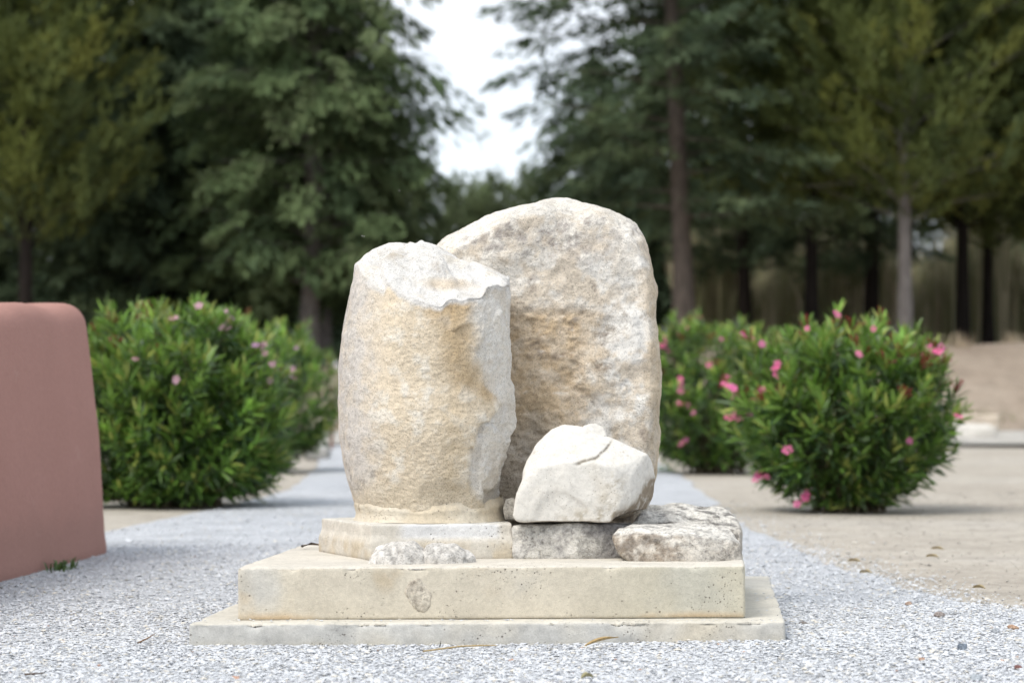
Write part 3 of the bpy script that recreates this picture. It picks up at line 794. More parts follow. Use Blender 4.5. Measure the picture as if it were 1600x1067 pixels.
def white_col(W, Nn):
    u, v = pxz(W, 8.45); n = fbm(W, 8, 4, 161); n2 = fbm(W, 30, 5, 162, .65)
    c = mixc(np.tile([0.635, 0.608, 0.56], (len(W), 1)), [0.58, 0.53, 0.45], sstep(0.0, .45, n) * .5)
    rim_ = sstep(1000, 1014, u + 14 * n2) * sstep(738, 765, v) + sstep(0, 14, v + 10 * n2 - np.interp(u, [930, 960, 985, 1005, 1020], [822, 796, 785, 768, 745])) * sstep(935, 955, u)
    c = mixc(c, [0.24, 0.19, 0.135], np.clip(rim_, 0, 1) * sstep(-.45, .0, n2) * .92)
    c = mixc(c, [0.33, 0.28, 0.20], (blob(u, v, 960, 752, 12, 12, .9) + blob(u, v, 925, 806, 40, 9, .9) + blob(u, v, 952, 785, 22, 18, .9) * .6) * sstep(-.05, .25, n2) * .75)
    ck = np.interp(u, [860, 900, 930, 950, 960], [735, 722, 716, 700, 688])
    cr = np.exp(-((v - ck - 5 * fbm(W, 14, 3, 165)) / 2.6) ** 2) * sstep(895, 905, u) * sstep(962, 952, u)
    c = mixc(c, [0.14, 0.11, 0.07], cr * .85 * sstep(-.4, .05, n2))
    c = mixc(c, [0.30, 0.25, 0.19], sstep(0.30, 0.42, n2) * sstep(0.0, .2, fbm(W, 4, 2, 166)) * .55)
    return c
rock('marble_block', wpts, 0.0055, M_marble, white_col, 'clean white angular block lying in front of the tall boulder, beside the column', 4, 0.005, 7, 15, white_shape, fine=0.0014, fac=(0.0035, 0.10))
rock('marble_chip', [wpt(a, b_, d_, 8.5) for a, b_, d_ in [(905,676,.08),(912,664,.1),(930,660,.12),(944,668,.12),(950,684,.1),(940,692,.08),(915,684,.07),(915,680,.2),(940,680,.22)]], 0.006, M_marble, white_col, 'small white flake perched on top of the white angular block', 4, 0.004, 14, 17)

# --- two weathered slabs at the right end of the upper step
def lich_col(dx0, dx1, strk=0.0):
    def f(W, Nn):
        n = fbm(W, 7, 4, 171); n2 = fbm(W, 26, 5, 172, .68); u, v = pxz(W, 8.4)
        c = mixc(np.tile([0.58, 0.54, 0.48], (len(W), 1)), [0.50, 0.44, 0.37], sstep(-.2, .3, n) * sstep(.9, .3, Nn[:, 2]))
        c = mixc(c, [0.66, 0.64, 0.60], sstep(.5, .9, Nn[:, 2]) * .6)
        brown = sstep(dx1, dx0, u + 50 * n) * sstep(0.9, 0.45, Nn[:, 2])
        c = mixc(c, [0.185, 0.135, 0.09], np.clip(brown, 0, 1) * sstep(-.35, .2, n2) * .8)
        c = mixc(c, [0.09, 0.085, 0.08], strk * sstep(0.0, 0.25, fbm(W * [.6, 2.0, 1.2], 13, 5, 175, .65)) * .85)
        c = mixc(c, [0.17, 0.155, 0.145], sstep(.12, .38, n2 + .25 * n) * .6)
        return c
    return f
f1 = [(958,838,.05),(966,824,.08),(985,820,.12),(1050,818,.16),(1100,820,.16),(1140,830,.14),(1158,850,.06),(1160,867,.04),(968,858,.03),(985,866,.0),(1060,867,-.02),(1120,867,-.02),(975,862,.3),(1150,866,.3),(1050,828,.26),(1130,836,.26),(1060,836,.04),(1010,832,.04),(1115,840,.04)]
q = [wpt(a, b_, d_, 8.30) for a, b_, d_ in f1]
for p_ in q: p_[2] = max(p_[2], ZT - 0.004) if p_[2] > 0.285 else ZT - 0.004
rock('weathered_stone', q, 0.007, M_rough, lich_col(1035, 1085, 0.35), 'flat rounded grey-beige stone with a dark brown left end, on the slab corner', 4, 0.010, 9, 19, fac=(0.006, 0.1))
f2 = [(985,815,.0),(1010,797,.1),(1050,790,.2),(1115,787,.25),(1140,800,.2),(1157,828,.1),(1156,850,.05),(1005,850,.0),(1030,800,.4),(1120,795,.42),(1150,845,.4),(1010,845,.4)]
q = [wpt(a, b_, d_, 8.66) for a, b_, d_ in f2]
for p_ in q: p_[2] = max(p_[2], ZT - 0.004) if p_[2] > 0.30 else ZT - 0.004
rock('lichened_stone', q, 0.007, M_rough, lich_col(900, 960, 1.0), 'pale stone mottled with black lichen behind the flat grey-beige stone', 4, 0.010, 9, 23, fac=(0.014, 0.1))

# --- rubble lumps against the plinth
def lump(x0, x1, yt, seed, label, Y=8.29):
    q = []
    rg = random.Random(seed); a0 = P(x0, 873, Y); a1 = P(x1, 873, Y); h_ = P(x0, yt, Y)[2] - ZT
    for k in range(60):
        v_ = Vector((rg.gauss(0, 1), rg.gauss(0, 1), abs(rg.gauss(0, 1)))).normalized() * rg.uniform(.9, 1.0)
        v_.z = abs(v_.z) ** .8 * rg.uniform(.7, 1.05)
        q.append(((a0[0] + a1[0]) / 2 + v_.x * (a1[0] - a0[0]) / 2, Y + v_.y * .075, ZT - .004 + max(0, v_.z) * h_))
    for k in range(14):
        t_ = k * 2 * math.pi / 14
        for z_, f_ in ((ZT - .012, 1.06), (ZT + .25 * h_, .99)):
            q.append(((a0[0] + a1[0]) / 2 + math.cos(t_) * f_ * (a1[0] - a0[0]) / 2, Y + math.sin(t_) * .08 * f_, z_))
    rock('rubble_stone', q, 0.0045, M_rough, grey_col([.55, .525, .49], [.64, .615, .58], .12), label, 2, 0.005, 20, seed, fac=(0.008, 0.045))
lump(576, 680, 840, 27, 'pale grey rubble lump against the plinth, left of the pair')
lump(646, 742, 844, 29, 'pinkish grey rubble lump against the plinth, right of the pair')
rock('wedge_stone', [P(a, b_, 8.62 + d_) for a, b_, d_ in [(786,792,0),(790,778,.02),(803,775,.03),(812,788,.02),(812,812,0),(788,812,0),(790,790,.08),(810,790,.08),(800,812,.1)]], 0.007, M_rough, grey_col([.42, .39, .34], [.5, .46, .4]), 'small stone in the dark gap between column and white block', 3, 0.005, 16, 33)

# stone showing through the face of the upper slab
def in_slab(px, py, off):
    # point on the upper slab's front face
    o, ux, uy, wd, dp = UPP
    Y = 8.1
    for _ in range(5):
        X = (px - 800) / FPX * Y; a = (X - o[0]) / ux[0]; Y = o[1] + a * ux[1]
    p_ = P(px, py, Y); return p_ - np.array([uy[0], uy[1], 0]) * off
q = []
for px, py in [(633,925),(640,908),(655,903),(664,916),(676,926),(672,945),(664,957),(652,955),(640,940)]:
    q.append(in_slab(px, py, 0.0035)); q.append(in_slab(px, py, -0.05))
q = np.array(q); base = np.array(upper.location)
V, F = remesh(q, 0.004); V = relax(V, F, 2); Nn = vnormals(V, F); V += Nn * (0.005 * fbm(V, 20, 4, 181, .5, True))[:, None]
nn = fbm(V, 26, 4, 182); ec = q.mean(0); er = np.hypot((V[:, 0] - ec[0]) / .048, (V[:, 2] - ec[2]) / .058)
c = mixc(np.tile([.585, .53, .44], (len(V), 1)), [.46, .41, .34], sstep(-.1, .35, nn))
c = mixc(c, [.30, .26, .21], sstep(.80, 1.0, er + .35 * nn) * sstep(-.25, .15, fbm(V, 14, 3, 185)) * .75)
es = link('embedded_stone', mesh_np('embedded_stone', V, F, c), M_rough)
es.parent = upper
es.matrix_parent_inverse = (Matrix.Translation(upper.location) @ upper.rotation_euler.to_matrix().to_4x4()).inverted()

# ------------------------------------------------------------------ pink wall on the left
WF = np.array([-2.13, 12.82]); WN = np.array([-2.30, 10.3]); dd = (WF - WN) / np.linalg.norm(WF - WN)
LEN, TH_, HT = 5.4, 0.9, 1.36
V, F = box_grid((TH_ / 2, LEN / 2, HT / 2), (26, 120, 44), 0.11)
zt = (V[:, 2] + HT / 2) / HT
far = LEN / 2 - V[:, 1]
V[:, 0] -= 0.105 * (1 - np.abs(1 - zt)) * sstep(-.2, .2, V[:, 0]) * zt
V[:, 1] -= 0.10 * sstep(LEN / 2 - .4, LEN / 2, V[:, 1]) * zt
hs = 1.0 - 0.035 * far + 0.012 * np.cos(far * 4.2 + 1.2) * sstep(0.2, 0.8, far)
V[:, 2] = (V[:, 2] + HT / 2) * hs - 0.045
Nn = vnormals(V, F)
V = V + Nn * (0.014 * fbm(V, 1.6, 4, 191) + 0.002 * fbm(V, 14, 4, 192))[:, None]
V[:, 0] += 0.03 * np.exp(-V[:, 2] / 0.05) * sstep(0.2, .4, V[:, 0])
m, nt_, b_ = mat_new('pink_plaster'); co = objco(nt_)
n1 = noise(nt_, 1.6, 5, .6, co); n2_ = noise(nt_, 40, 5, .6, co)
mpn = N(nt_, 'ShaderNodeMapping'); mpn.inputs['Scale'].default_value = (2.2, 2.2, .5); nt_.links.new(co, mpn.inputs['Vector'])
n3_ = noise(nt_, 1.2, 4, .6, mpn.outputs[0])
cc = mixrgb(nt_, (0.345, 0.192, 0.160), (0.385, 0.216, 0.184), n1)
cc = mixrgb(nt_, cc, ramp(nt_, n3_, [(.3, .975), (.7, 1.02)]), 1.0, 'MULTIPLY')
cc = mixrgb(nt_, cc, ramp(nt_, n2_, [(.3, .9), (.7, 1.05)]), .6, 'MULTIPLY')
nt_.links.new(cc, b_.inputs['Base Color']); b_.inputs['Roughness'].default_value = 1; b_.inputs['Specular IOR Level'].default_value = .05
sep = N(nt_, 'ShaderNodeSeparateXYZ'); nt_.links.new(co, sep.inputs[0])
n4_ = noise(nt_, 5, 6, .7, co)
ad = N(nt_, 'ShaderNodeMath', operation='MULTIPLY_ADD'); nt_.links.new(n4_, ad.inputs[0]); ad.inputs[1].default_value = -.35; nt_.links.new(sep.outputs['Z'], ad.inputs[2])
cc = mixrgb(nt_, cc, (0.27, 0.165, 0.14), mixrgb(nt_, ramp(nt_, ad.outputs[0], [(0.0, 1.0), (0.12, 0.0)]), (.35,) * 3, 1.0, 'MULTIPLY'))
cc = mixrgb(nt_, cc, (0.46, 0.32, 0.28), mixrgb(nt_, ramp(nt_, n4_, [(.62, 0.0), (.72, 1.0)]), (.18,) * 3, 1.0, 'MULTIPLY'))
nt_.links.new(cc, b_.inputs['Base Color'])
bump(nt_, b_, n2_, .5, .008)
mid = WF - dd * LEN / 2 - np.array([dd[1], -dd[0]]) * TH_ / 2
wl = link('plastered_wall', mesh_np('plastered_wall', V, F), m, None, (mid[0], mid[1], 0))
wl.rotation_euler = (0, 0, -math.atan2(dd[0], dd[1]))
tag(wl, 'dusty pink plastered wall with a rounded top, at the left edge of the picture', 'wall')

# ------------------------------------------------------------------ oleander bushes
def leaf_unit(nseg=1):
    # lanceolate blade along +X, folded along its midrib
    return (np.array([[0, 0, 0], [0.30, 0.42, 0.10], [0.36, 0, 0], [0.30, -0.42, 0.10], [0.72, 0.30, 0.04], [0.74, 0, -0.03], [0.72, -0.30, 0.04], [1, 0, -0.16]], float),
            np.array([[0, 2, 1], [0, 3, 2], [1, 2, 5], [1, 5, 4], [3, 6, 5], [3, 5, 2], [4, 5, 7], [5, 6, 7]]))
LU, LF = leaf_unit()
def frames(d, rng):
    d = d / np.linalg.norm(d, axis=1, keepdims=True)
    up = np.tile([0, 0, 1.0], (len(d), 1)) + rng.normal(0, 0.35, d.shape)
    y = np.cross(up, d); y /= np.maximum(np.linalg.norm(y, axis=1, keepdims=True), 1e-6)
    z = np.cross(d, y)
    return d, y, z

LEAFVAR = [(0.088, 0.165, 0.036), (0.118, 0.215, 0.038), (0.16, 0.265, 0.05), (0.064, 0.122, 0.052), (0.118, 0.168, 0.085), (0.25, 0.29, 0.07)]
leaf_meshes = []
for k, cv in enumerate(LEAFVAR):
    cl = np.tile(cv, (len(LU), 1)); cl[[2, 5]] *= 1.25
    mm = mesh_np('leaf', LU * [1, 0.17, 0.17], LF, cl, False); mm.materials.append(M_leaf); leaf_meshes.append(mm)

def petal_flower(rng, r, colr):
    V = []; F = []; C = []
    for k in range(5):
        a = 2 * math.pi * k / 5; b0 = len(V)
        for (rr_, w_, h_) in ((0.12, 0.0, 0.0), (0.6, 0.42, 0.12), (1.0, 0.26, 0.05), (1.0, -0.26, 0.05), (0.6, -0.42, 0.12)):
            x, y = rr_ * r, w_ * r
            V.append((x * math.cos(a) - y * math.sin(a), x * math.sin(a) + y * math.cos(a), h_ * r)); C.append(colr)
        F += [(b0, b0 + 1, b0 + 2), (b0, b0 + 2, b0 + 3), (b0, b0 + 3, b0 + 4)]
    return V, F, C

def flower_mesh(seed, n, colr, spread=0.045, r=0.024):
    rng = random.Random(seed); V = []; F = []; C = []
    for k in range(n):
        v, f, c = petal_flower(rng, r * rng.uniform(.8, 1.15), [x * rng.uniform(.85, 1.15) for x in colr])
        e = Euler((rng.uniform(-.9, 1.3), rng.uniform(-.8, .8), rng.uniform(0, 6.28))).to_matrix()
        e = Euler((rng.uniform(.4, 1.4), rng.uniform(-.5, .5), 0)).to_matrix()
        o_ = Vector((rng.gauss(0, spread), rng.gauss(0, spread * .6), rng.gauss(0, spread * .6))) if n > 1 else Vector((0, 0, 0))
        b0 = len(V)
        V += [tuple(e @ Vector(p_) + o_) for p_ in v]; C += c; F += [tuple(i + b0 for i in t_) for t_ in f]
    me = mesh_np('flower', np.array(V), np.array(F), np.array(C), False); me.materials.append(M_petal)
    return me
PINK = (0.72, 0.20, 0.42); PALEP = (0.66, 0.36, 0.52)
FL = {'pink': [flower_mesh(k, 1, PINK, r=.031) for k in range(4)], 'pale': [flower_mesh(k + 9, 1, PALEP, r=.03) for k in range(4)]}
def bud_mesh(seed):
    rng = random.Random(seed); V = []; F = []; C = []
    for k in range(7):
        d = Vector((rng.gauss(0, .5), rng.gauss(0, .5), 1)).normalized(); l = rng.uniform(.04, .09)
        v, f = tube([Vector((0, 0, 0)), d * l * .6, d * l], [.0022, .003, .0045], 5)
        b0 = len(V); V += [tuple(x) for x in v]; F += [tuple(i + b0 for i in t_) for t_ in f]
        cc = (0.24, 0.045, 0.035) if rng.random() < .7 else (0.32, 0.09, 0.1); C += [cc] * len(v)
    me = mesh_np('bud_cluster', np.array(V), np.array(F), np.array(C), False); me.materials.append(M_petal)
    return me
BUDS = [bud_mesh(k) for k in range(4)]

def bush(loc, rx, ry, h, zc, base_r, label, seed, nshoot, flowers, kind, nparts, buds, droop=0.5, group='oleander bushes', sq=0.15):
    rng = np.random.default_rng(seed); root = thing('oleander_bush', loc, label, 'bush', group)
    # shoot tips over a dome, uneven
    n = nshoot
    ph = rng.random(n) * 2 * np.pi; cz = rng.random(n) * 1.94 - 0.95
    el = np.arcsin(np.clip(cz, -1, 1)); dep = np.where(rng.random(n) < 0.66, 0.86 + 0.16 * rng.random(n), 0.42 + 0.45 * rng.random(n)); dep = np.where(rng.random(n) < 0.05, 1.02 + 0.10 * rng.random(n), dep)
    dirs = np.stack([np.cos(el) * np.cos(ph), np.cos(el) * np.sin(ph), np.sin(el)], -1)
    lump_ = 1 + 0.26 * fbm(dirs, 2.6, 3, seed)
    tip = dirs * (dep * lump_)[:, None]
    tip[:, :2] *= (np.maximum(np.cos(el), .35) ** -sq)[:, None]
    z = np.where(tip[:, 2] > 0, zc + tip[:, 2] * (h - zc), zc + tip[:, 2] * zc)
    fl_ = np.where(tip[:, 2] < 0, 1 - (1 - base_r) * (np.clip(-tip[:, 2], 0, 1)) ** 1.3, 1.0)
    z = np.where(z > h, h + .3 * (z - h), z)
    tip = np.stack([tip[:, 0] * rx * fl_, tip[:, 1] * ry * fl_, np.maximum(z, 0.05)], -1)
    ax = tip - np.array([0, 0, 0.15 * h]); ax /= np.linalg.norm(ax, axis=1, keepdims=True)
    ax[:, 2] += 0.38; ax += rng.normal(0, 0.18, ax.shape); ax /= np.linalg.norm(ax, axis=1, keepdims=True)
    nw, per = 7, 3
    Pp = []; Dd = []; Tt = []
    for k in range(nw):
        s = k / (nw - 1)
        pos = tip - ax * (s * 0.24)[..., None] if np.ndim(s) else tip - ax * (s * 0.24)
        off_ = rng.random(n) * 6.28
        a1 = np.cross(ax, [0.3, 0.2, 0.93]); a1 /= np.linalg.norm(a1, axis=1, keepdims=True); b1 = np.cross(ax, a1)
        for q_ in range(per):
            th_ = off_ + q_ * 2.094 + rng.normal(0, .25, n)
            rad_ = a1 * np.cos(th_)[:, None] + b1 * np.sin(th_)[:, None]
            sp = 0.45 + 0.75 * s + rng.normal(0, .12, n)
            d_ = ax * np.cos(sp)[:, None] + rad_ * np.sin(sp)[:, None]; d_[:, 2] -= droop * s
            Pp.append(pos); Dd.append(d_); Tt.append(np.full(n, s))
    Pp = np.concatenate(Pp); Dd = np.concatenate(Dd); Tt = np.concatenate(Tt); shoot = np.tile(np.arange(n), nw * per)
    x_, y_, z_ = frames(Dd, rng); m_ = len(Pp)
    ln = (0.10 + 0.075 * rng.random(m_)) * (0.75 + 0.35 * np.sin(np.pi * np.clip(Tt + .15, 0, 1))); wd = ln * (0.20 + 0.07 * rng.random(m_))
    keep = (Pp[:, 2] + Dd[:, 2] * ln) > 0.01
    var = np.where(Tt < 0.2, rng.choice([1, 2, 2, 5], m_), np.where(Tt < .55, rng.choice([0, 1, 1, 2, 4], m_), rng.choice([0, 0, 3, 3, 4], m_)))
    yel = rng.random(m_) < 0.012; var[yel] = 5
    hz = (Pp[:, 2] / h)
    var = np.where((hz < .35) & (var == 2), 0, var)
    # the leaves that show largest: nearest the camera, outside, broadside on
    cmx = np.array(loc); view = np.array([cmx[0], cmx[1], 0.3]); view = view / np.linalg.norm(view)
    score = -(Pp @ view) + 0.25 * np.abs((z_ @ view)) + 2.0 * ln - (~keep) * 99
    order = np.argsort(-score)
    own = np.zeros(m_, bool); own[order[:nparts]] = True
    st = keep & ~own
    B = LU[None] * np.stack([ln, wd, wd], -1)[:, None, :]
    Wv = B[..., 0:1] * x_[:, None] + B[..., 1:2] * y_[:, None] + B[..., 2:3] * z_[:, None] + Pp[:, None]
    cl = np.array(LEAFVAR)[var] * ((0.8 + 0.4 * rng.random(m_)) * np.exp(rng.normal(0, .28, n))[shoot])[:, None]
    cl = np.repeat(cl[:, None], 8, 1); cl[:, [2, 5]] *= 1.2
    k_ = st.sum()
    fo = link('foliage', mesh_np('foliage', Wv[st].reshape(-1, 3), (LF[None] + 8 * np.arange(k_)[:, None, None]).reshape(-1, 3), cl[st].reshape(-1, 3), False), M_leaf, root)
    fo['kind'] = 'stuff'
    for i_ in np.nonzero(own)[0]:
        o_ = bpy.data.objects.new('leaf', leaf_meshes[var[i_]]); COL.objects.link(o_); o_.parent = root
        M4 = Matrix(((*[x_[i_][0] * ln[i_], y_[i_][0] * wd[i_] / .17, z_[i_][0] * wd[i_] / .17], Pp[i_][0]), (x_[i_][1] * ln[i_], y_[i_][1] * wd[i_] / .17, z_[i_][1] * wd[i_] / .17, Pp[i_][1]), (x_[i_][2] * ln[i_], y_[i_][2] * wd[i_] / .17, z_[i_][2] * wd[i_] / .17, Pp[i_][2]), (0, 0, 0, 1)))
        o_.matrix_basis = M4
    # stems
    Vs = []; Fs = []; off_ = 0
    for k in range(0, n, 6):
        a = rng.random() * 6.28; b0 = np.array([math.cos(a), math.sin(a), 0]) * rng.random() * 0.22 * base_r * rx * 2
        t_ = tip[k] - ax[k] * .22; midp = (b0 * .6 + t_ * .4) + [0, 0, .12 * h]
        v_, f_ = tube([b0 - [0, 0, .03], midp, t_, tip[k]], [.012, .009, .006, .003], 5)
        Vs.append(v_); Fs.append(f_ + off_); off_ += len(v_)
    link('stems', mesh_np('stems', np.concatenate(Vs), np.concatenate(Fs)), M_stem, root)
    # flowers and buds sit on shoot tips that face the given image places
    world_tip = tip + np.array(loc); dv = world_tip[:, 1]
    tpx = 800 + world_tip[:, 0] / dv * FPX; tpy = 625 - (world_tip[:, 2] - CAMZ) / dv * FPX
    for k, (px, py, big) in enumerate(flowers):
        cost = np.hypot(tpx - px, tpy - py) + 40 * tip[:, 1]
        i_ = int(np.argmin(cost)); q_ = tip[i_] + ax[i_] * .02 + np.array([0, -.05, 0])
        for e in range(rng.integers(3, 6) if big else 1):
            o_ = link('flower', FL[kind][(k + e) % 4], None, root, q_ + (rng.normal(0, .035, 3) if e else 0))
            o_.rotation_euler = (rng.normal(0, .4), rng.normal(0, .4), rng.normal(0, .5)); o_.scale = (rng.uniform(.85, 1.2),) * 3
    top_ = np.nonzero((tip[:, 2] > 0.55 * h) & (dep > .85))[0]
    for k in range(buds):
        i_ = top_[int(rng.random() * len(top_))]
        o_ = link('bud_cluster', BUDS[k % 4], None, root, tip[i_] + ax[i_] * .01); o_.scale = (1.35, 1.35, 1.35)
        o_.rotation_euler = Vector(ax[i_]).to_track_quat('Z', 'Y').to_euler()
    return root

bush((2.43, 17.6, 0), 0.82, 0.78, 1.37, 0.72, 0.80, 'round oleander bush with pink flowers, nearest one on the right of the stones', 201, 620,
     [(1146,596,1),(1168,603,0),(1204,591,1),(1155,618,0),(1148,660,1),(1179,748,1),(1252,762,1),(1268,764,0),(1338,562,0),(1246,496,0),(1446,545,1),(1190,545,0),(1300,500,0),(1385,520,0),(1480,640,0),(1420,690,0),(1225,690,0)], 'pink', 300, 56)
bush((2.26, 27.0, 0), 0.98, 0.95, 1.70, 0.88, 0.88, 'oleander bush half hidden behind the nearest one on the right, beside the boulder', 202, 620,
     [(1040,520,0),(1042,545,1),(1065,640,1),(1082,690,1),(1110,560,0),(1075,515,0),(1160,515,1),(1128,520,0),(1100,505,0),(1055,600,1),(1135,610,0),(1096,650,0)], 'pink', 0, 20)
bush((-2.56, 18.5, 0), 0.80, 0.80, 1.50, 0.72, 1.12, 'dense green oleander bush just behind the pink wall, few pale flowers', 203, 860,
     [(365,470,1),(427,502,1),(282,592,0),(272,480,0),(404,548,0),(430,562,0),(425,590,0),(363,755,0),(390,478,1),(325,468,0),(345,520,0),(210,560,0)], 'pale', 300, 16, sq=0.5)
bush((-2.88, 27.4, 0), 0.84, 0.9, 1.72, 0.88, 0.98, 'further oleander bush with pale pink flowers, behind the one by the pink wall', 204, 560,
     [(447,590,1),(499,604,0),(449,680,0),(440,702,0),(470,545,0)], 'pale', 0, 8)

# ------------------------------------------------------------------ trees
def conifer(kind, seed, H, prof, z_first, nbr, leafcol, leaf_len, leaf_w, dens, pitch, clump_r, trunk_r, lean=(0, 0), per=42):
    """returns trunk, branch and crown meshes; prof(t) gives crown radius at height fraction t"""
    rng = np.random.default_rng(seed)
    kn = np.linspace(0, 1, 9)
    cx = np.array([[lean[0] * t + 0.12 * math.sin(3 * t + seed), lean[1] * t, H * t] for t in kn])
    vt, ft = tube(cx, [trunk_r * (1 - t) ** 0.8 + 0.02 for t in kn], 12)
    vt[:12] += (vt[:12] - cx[0]) * 0.35; vt[:12, 2] = -0.5
    Vb = []; Fb = []; ob = 0; P_ = []; D_ = []; Rr = []; 
    for k in range(nbr):
        tz = z_first + (1 - z_first) * (k + rng.random()) / nbr * 0.985
        az = k * 2.399 + rng.normal(0, .4); r = prof(tz) * (0.72 + 0.42 * rng.random())
        if r < 0.15: r = 0.15
        b0 = np.array([np.interp(tz, kn, cx[:, 0]), np.interp(tz, kn, cx[:, 1]), H * tz])
        dr = np.array([math.cos(az), math.sin(az), 0])
        pt = pitch(tz) + rng.normal(0, .12)
        m1 = b0 + dr * r * .5 + np.array([0, 0, r * .5 * pt]); e1 = b0 + dr * r + np.array([0, 0, r * (pt * .8 + rng.normal(0, .06))])
        v_, f_ = tube([b0, m1, e1], [max(.02, .045 * trunk_r * 4 * (1 - tz) + .015), .02, .008], 5)
        Vb.append(v_); Fb.append(f_ + ob); ob += len(v_)
        nc = max(2, int(dens * r))
        for q_ in range(nc):
            s = 0.22 + 0.8 * (q_ + rng.random()) / nc
            c_ = (b0 * (1 - s) ** 2 + 2 * s * (1 - s) * (m1 * 2 - (b0 + e1) / 2) + e1 * s * s) if s <= 1 else e1
            side_ = np.array([-dr[1], dr[0], 0]) * rng.normal(0, .24) * r * min(s, .8)
            P_.append(c_ + side_ + [0, 0, rng.normal(0, .12)]); D_.append(dr + side_ * .6 / max(r, .3)); Rr.append(clump_r * (0.65 + .7 * rng.random()))
    P_ = np.array(P_); D_ = np.array(D_); Rr = np.array(Rr); m_ = len(P_)
    # every clump is a frond: leaves lie along a drooping (or rising) axis in one tilted fan
    A_ = D_ / np.linalg.norm(D_, axis=1, keepdims=True) + rng.normal(0, .35, (m_, 3)) * [1, 1, .5]
    A_[:, 2] += {'cypress': -.25, 'plume': 1.1, 'layer': -.05}[kind]; A_ /= np.linalg.norm(A_, axis=1, keepdims=True)
    sv = np.cross(A_, [0, 0, 1.0]) + rng.normal(0, .001, (m_, 3)); sv /= np.linalg.norm(sv, axis=1, keepdims=True); nv = np.cross(sv, A_)
    rl = rng.normal(0, .55, m_)[:, None]; sv = sv * np.cos(rl) + nv * np.sin(rl)
    s_ = rng.random((m_, per)) ** .85; t_ = rng.random((m_, per)) * 2 - 1
    wdt = Rr[:, None] * {'cypress': .62, 'plume': .5, 'layer': .8}[kind] * np.sin(np.pi * np.clip(s_ * .85 + .12, 0, 1))
    lnf = Rr[:, None] * {'cypress': 2.1, 'plume': 2.3, 'layer': 2.3}[kind]
    dr_ = {'cypress': .55, 'plume': -.12, 'layer': .28}[kind]
    pos = P_[:, None] + A_[:, None] * ((s_ - .35) * lnf)[..., None] + sv[:, None] * (t_ * wdt)[..., None] + rng.normal(0, .06, (m_, per, 3))
    pos[..., 2] -= dr_ * Rr[:, None] * (s_ ** 2 + .35 * t_ ** 2)
    dirn = A_[:, None] + sv[:, None] * (t_ * .75)[..., None] + rng.normal(0, .22, (m_, per, 3))
    dirn[..., 2] -= dr_ * (.5 + s_)
    pos = pos.reshape(-1, 3); dirn = dirn.reshape(-1, 3)
    x_, y_, z_ = frames(dirn, rng); n_ = len(pos)
    ln = leaf_len * (.6 + .8 * rng.random(n_)); wd = leaf_w * (.6 + .8 * rng.random(n_))
    Q = np.stack([pos, pos + x_ * (ln * .5)[:, None] + y_ * wd[:, None], pos + x_ * ln[:, None], pos + x_ * (ln * .5)[:, None] - y_ * wd[:, None]], 1)
    cl = np.array(leafcol)[rng.integers(0, len(leafcol), m_)]
    cl = np.repeat(cl[:, None], per, 1).reshape(-1, 3) * (.75 + .5 * rng.random(n_))[:, None]
    crown = mesh_np('crown', Q.reshape(-1, 3), np.arange(n_ * 4).reshape(-1, 4), np.repeat(cl, 4, 0), False); crown.materials.append(M_needle)
    trunk = mesh_np('trunk', vt, ft)
    br = mesh_np('branches', np.concatenate(Vb), np.concatenate(Fb))
    return trunk, br, crown

G1 = [(0.112, 0.158, 0.070), (0.130, 0.178, 0.080), (0.092, 0.134, 0.066), (0.150, 0.190, 0.092)]
G2 = [(0.088, 0.124, 0.068), (0.106, 0.144, 0.080), (0.118, 0.154, 0.076), (0.072, 0.104, 0.062)]
G3 = [(0.150, 0.176, 0.050), (0.122, 0.150, 0.050), (0.094, 0.122, 0.048), (0.195, 0.210, 0.058)]
G4 = [(0.20, 0.25, 0.13), (0.18, 0.22, 0.125)]
def pr(*pts):
    return lambda t: float(np.interp(t, [p_[0] for p_ in pts], [p_[1] for p_ in pts]))
KIND = {
 'broad': conifer('cypress', 301, 17.0, pr((0, 2.2), (.16, 2.8), (.25, 3.1), (.40, 3.45), (.5, 2.8), (.58, 2.1), (.75, 1.5), (1, .2)), .13, 150, G1, .27, .05, 2.3, lambda t: .10 + .3 * t, .66, .24, per=66),
 'open': conifer('layer', 302, 19.0, pr((0, 2.6), (.2, 3.7), (.35, 3.8), (.5, 3.8), (.75, 3), (1, .3)), .17, 76, G2, .26, .05, 2.3, lambda t: .02 + .18 * t, .62, .26, (-0.9, 0), per=64),
 'plume': conifer('plume', 303, 14.0, pr((0, 1.6), (.25, 2.7), (.45, 3.2), (.7, 2.7), (.9, 1.4), (1, .3)), .22, 120, G3, .28, .045, 2.0, lambda t: .35 + .3 * t, .70, .17, (0.1, 0), per=64),
 'dense': conifer('cypress', 304, 15.0, pr((0, 2.5), (.1, 3.2), (.35, 3.4), (.7, 2.2), (1, .2)), .06, 140, G2, .30, .06, 2.4, lambda t: .15 + .3 * t, .66, .26, per=60),
 'far': conifer('plume', 305, 10.0, pr((0, 1.2), (.3, 1.5), (.6, .9), (.85, .35), (1, .1)), .06, 80, G4, .26, .05, 2.2, lambda t: .5, .36, .16),
 'round': conifer('plume', 306, 8.0, pr((0, 1.6), (.3, 3.0), (.6, 2.9), (.85, 1.9), (1, .7)), .10, 110, G4, .28, .05, 2.0, lambda t: .4, .55, .16),
}
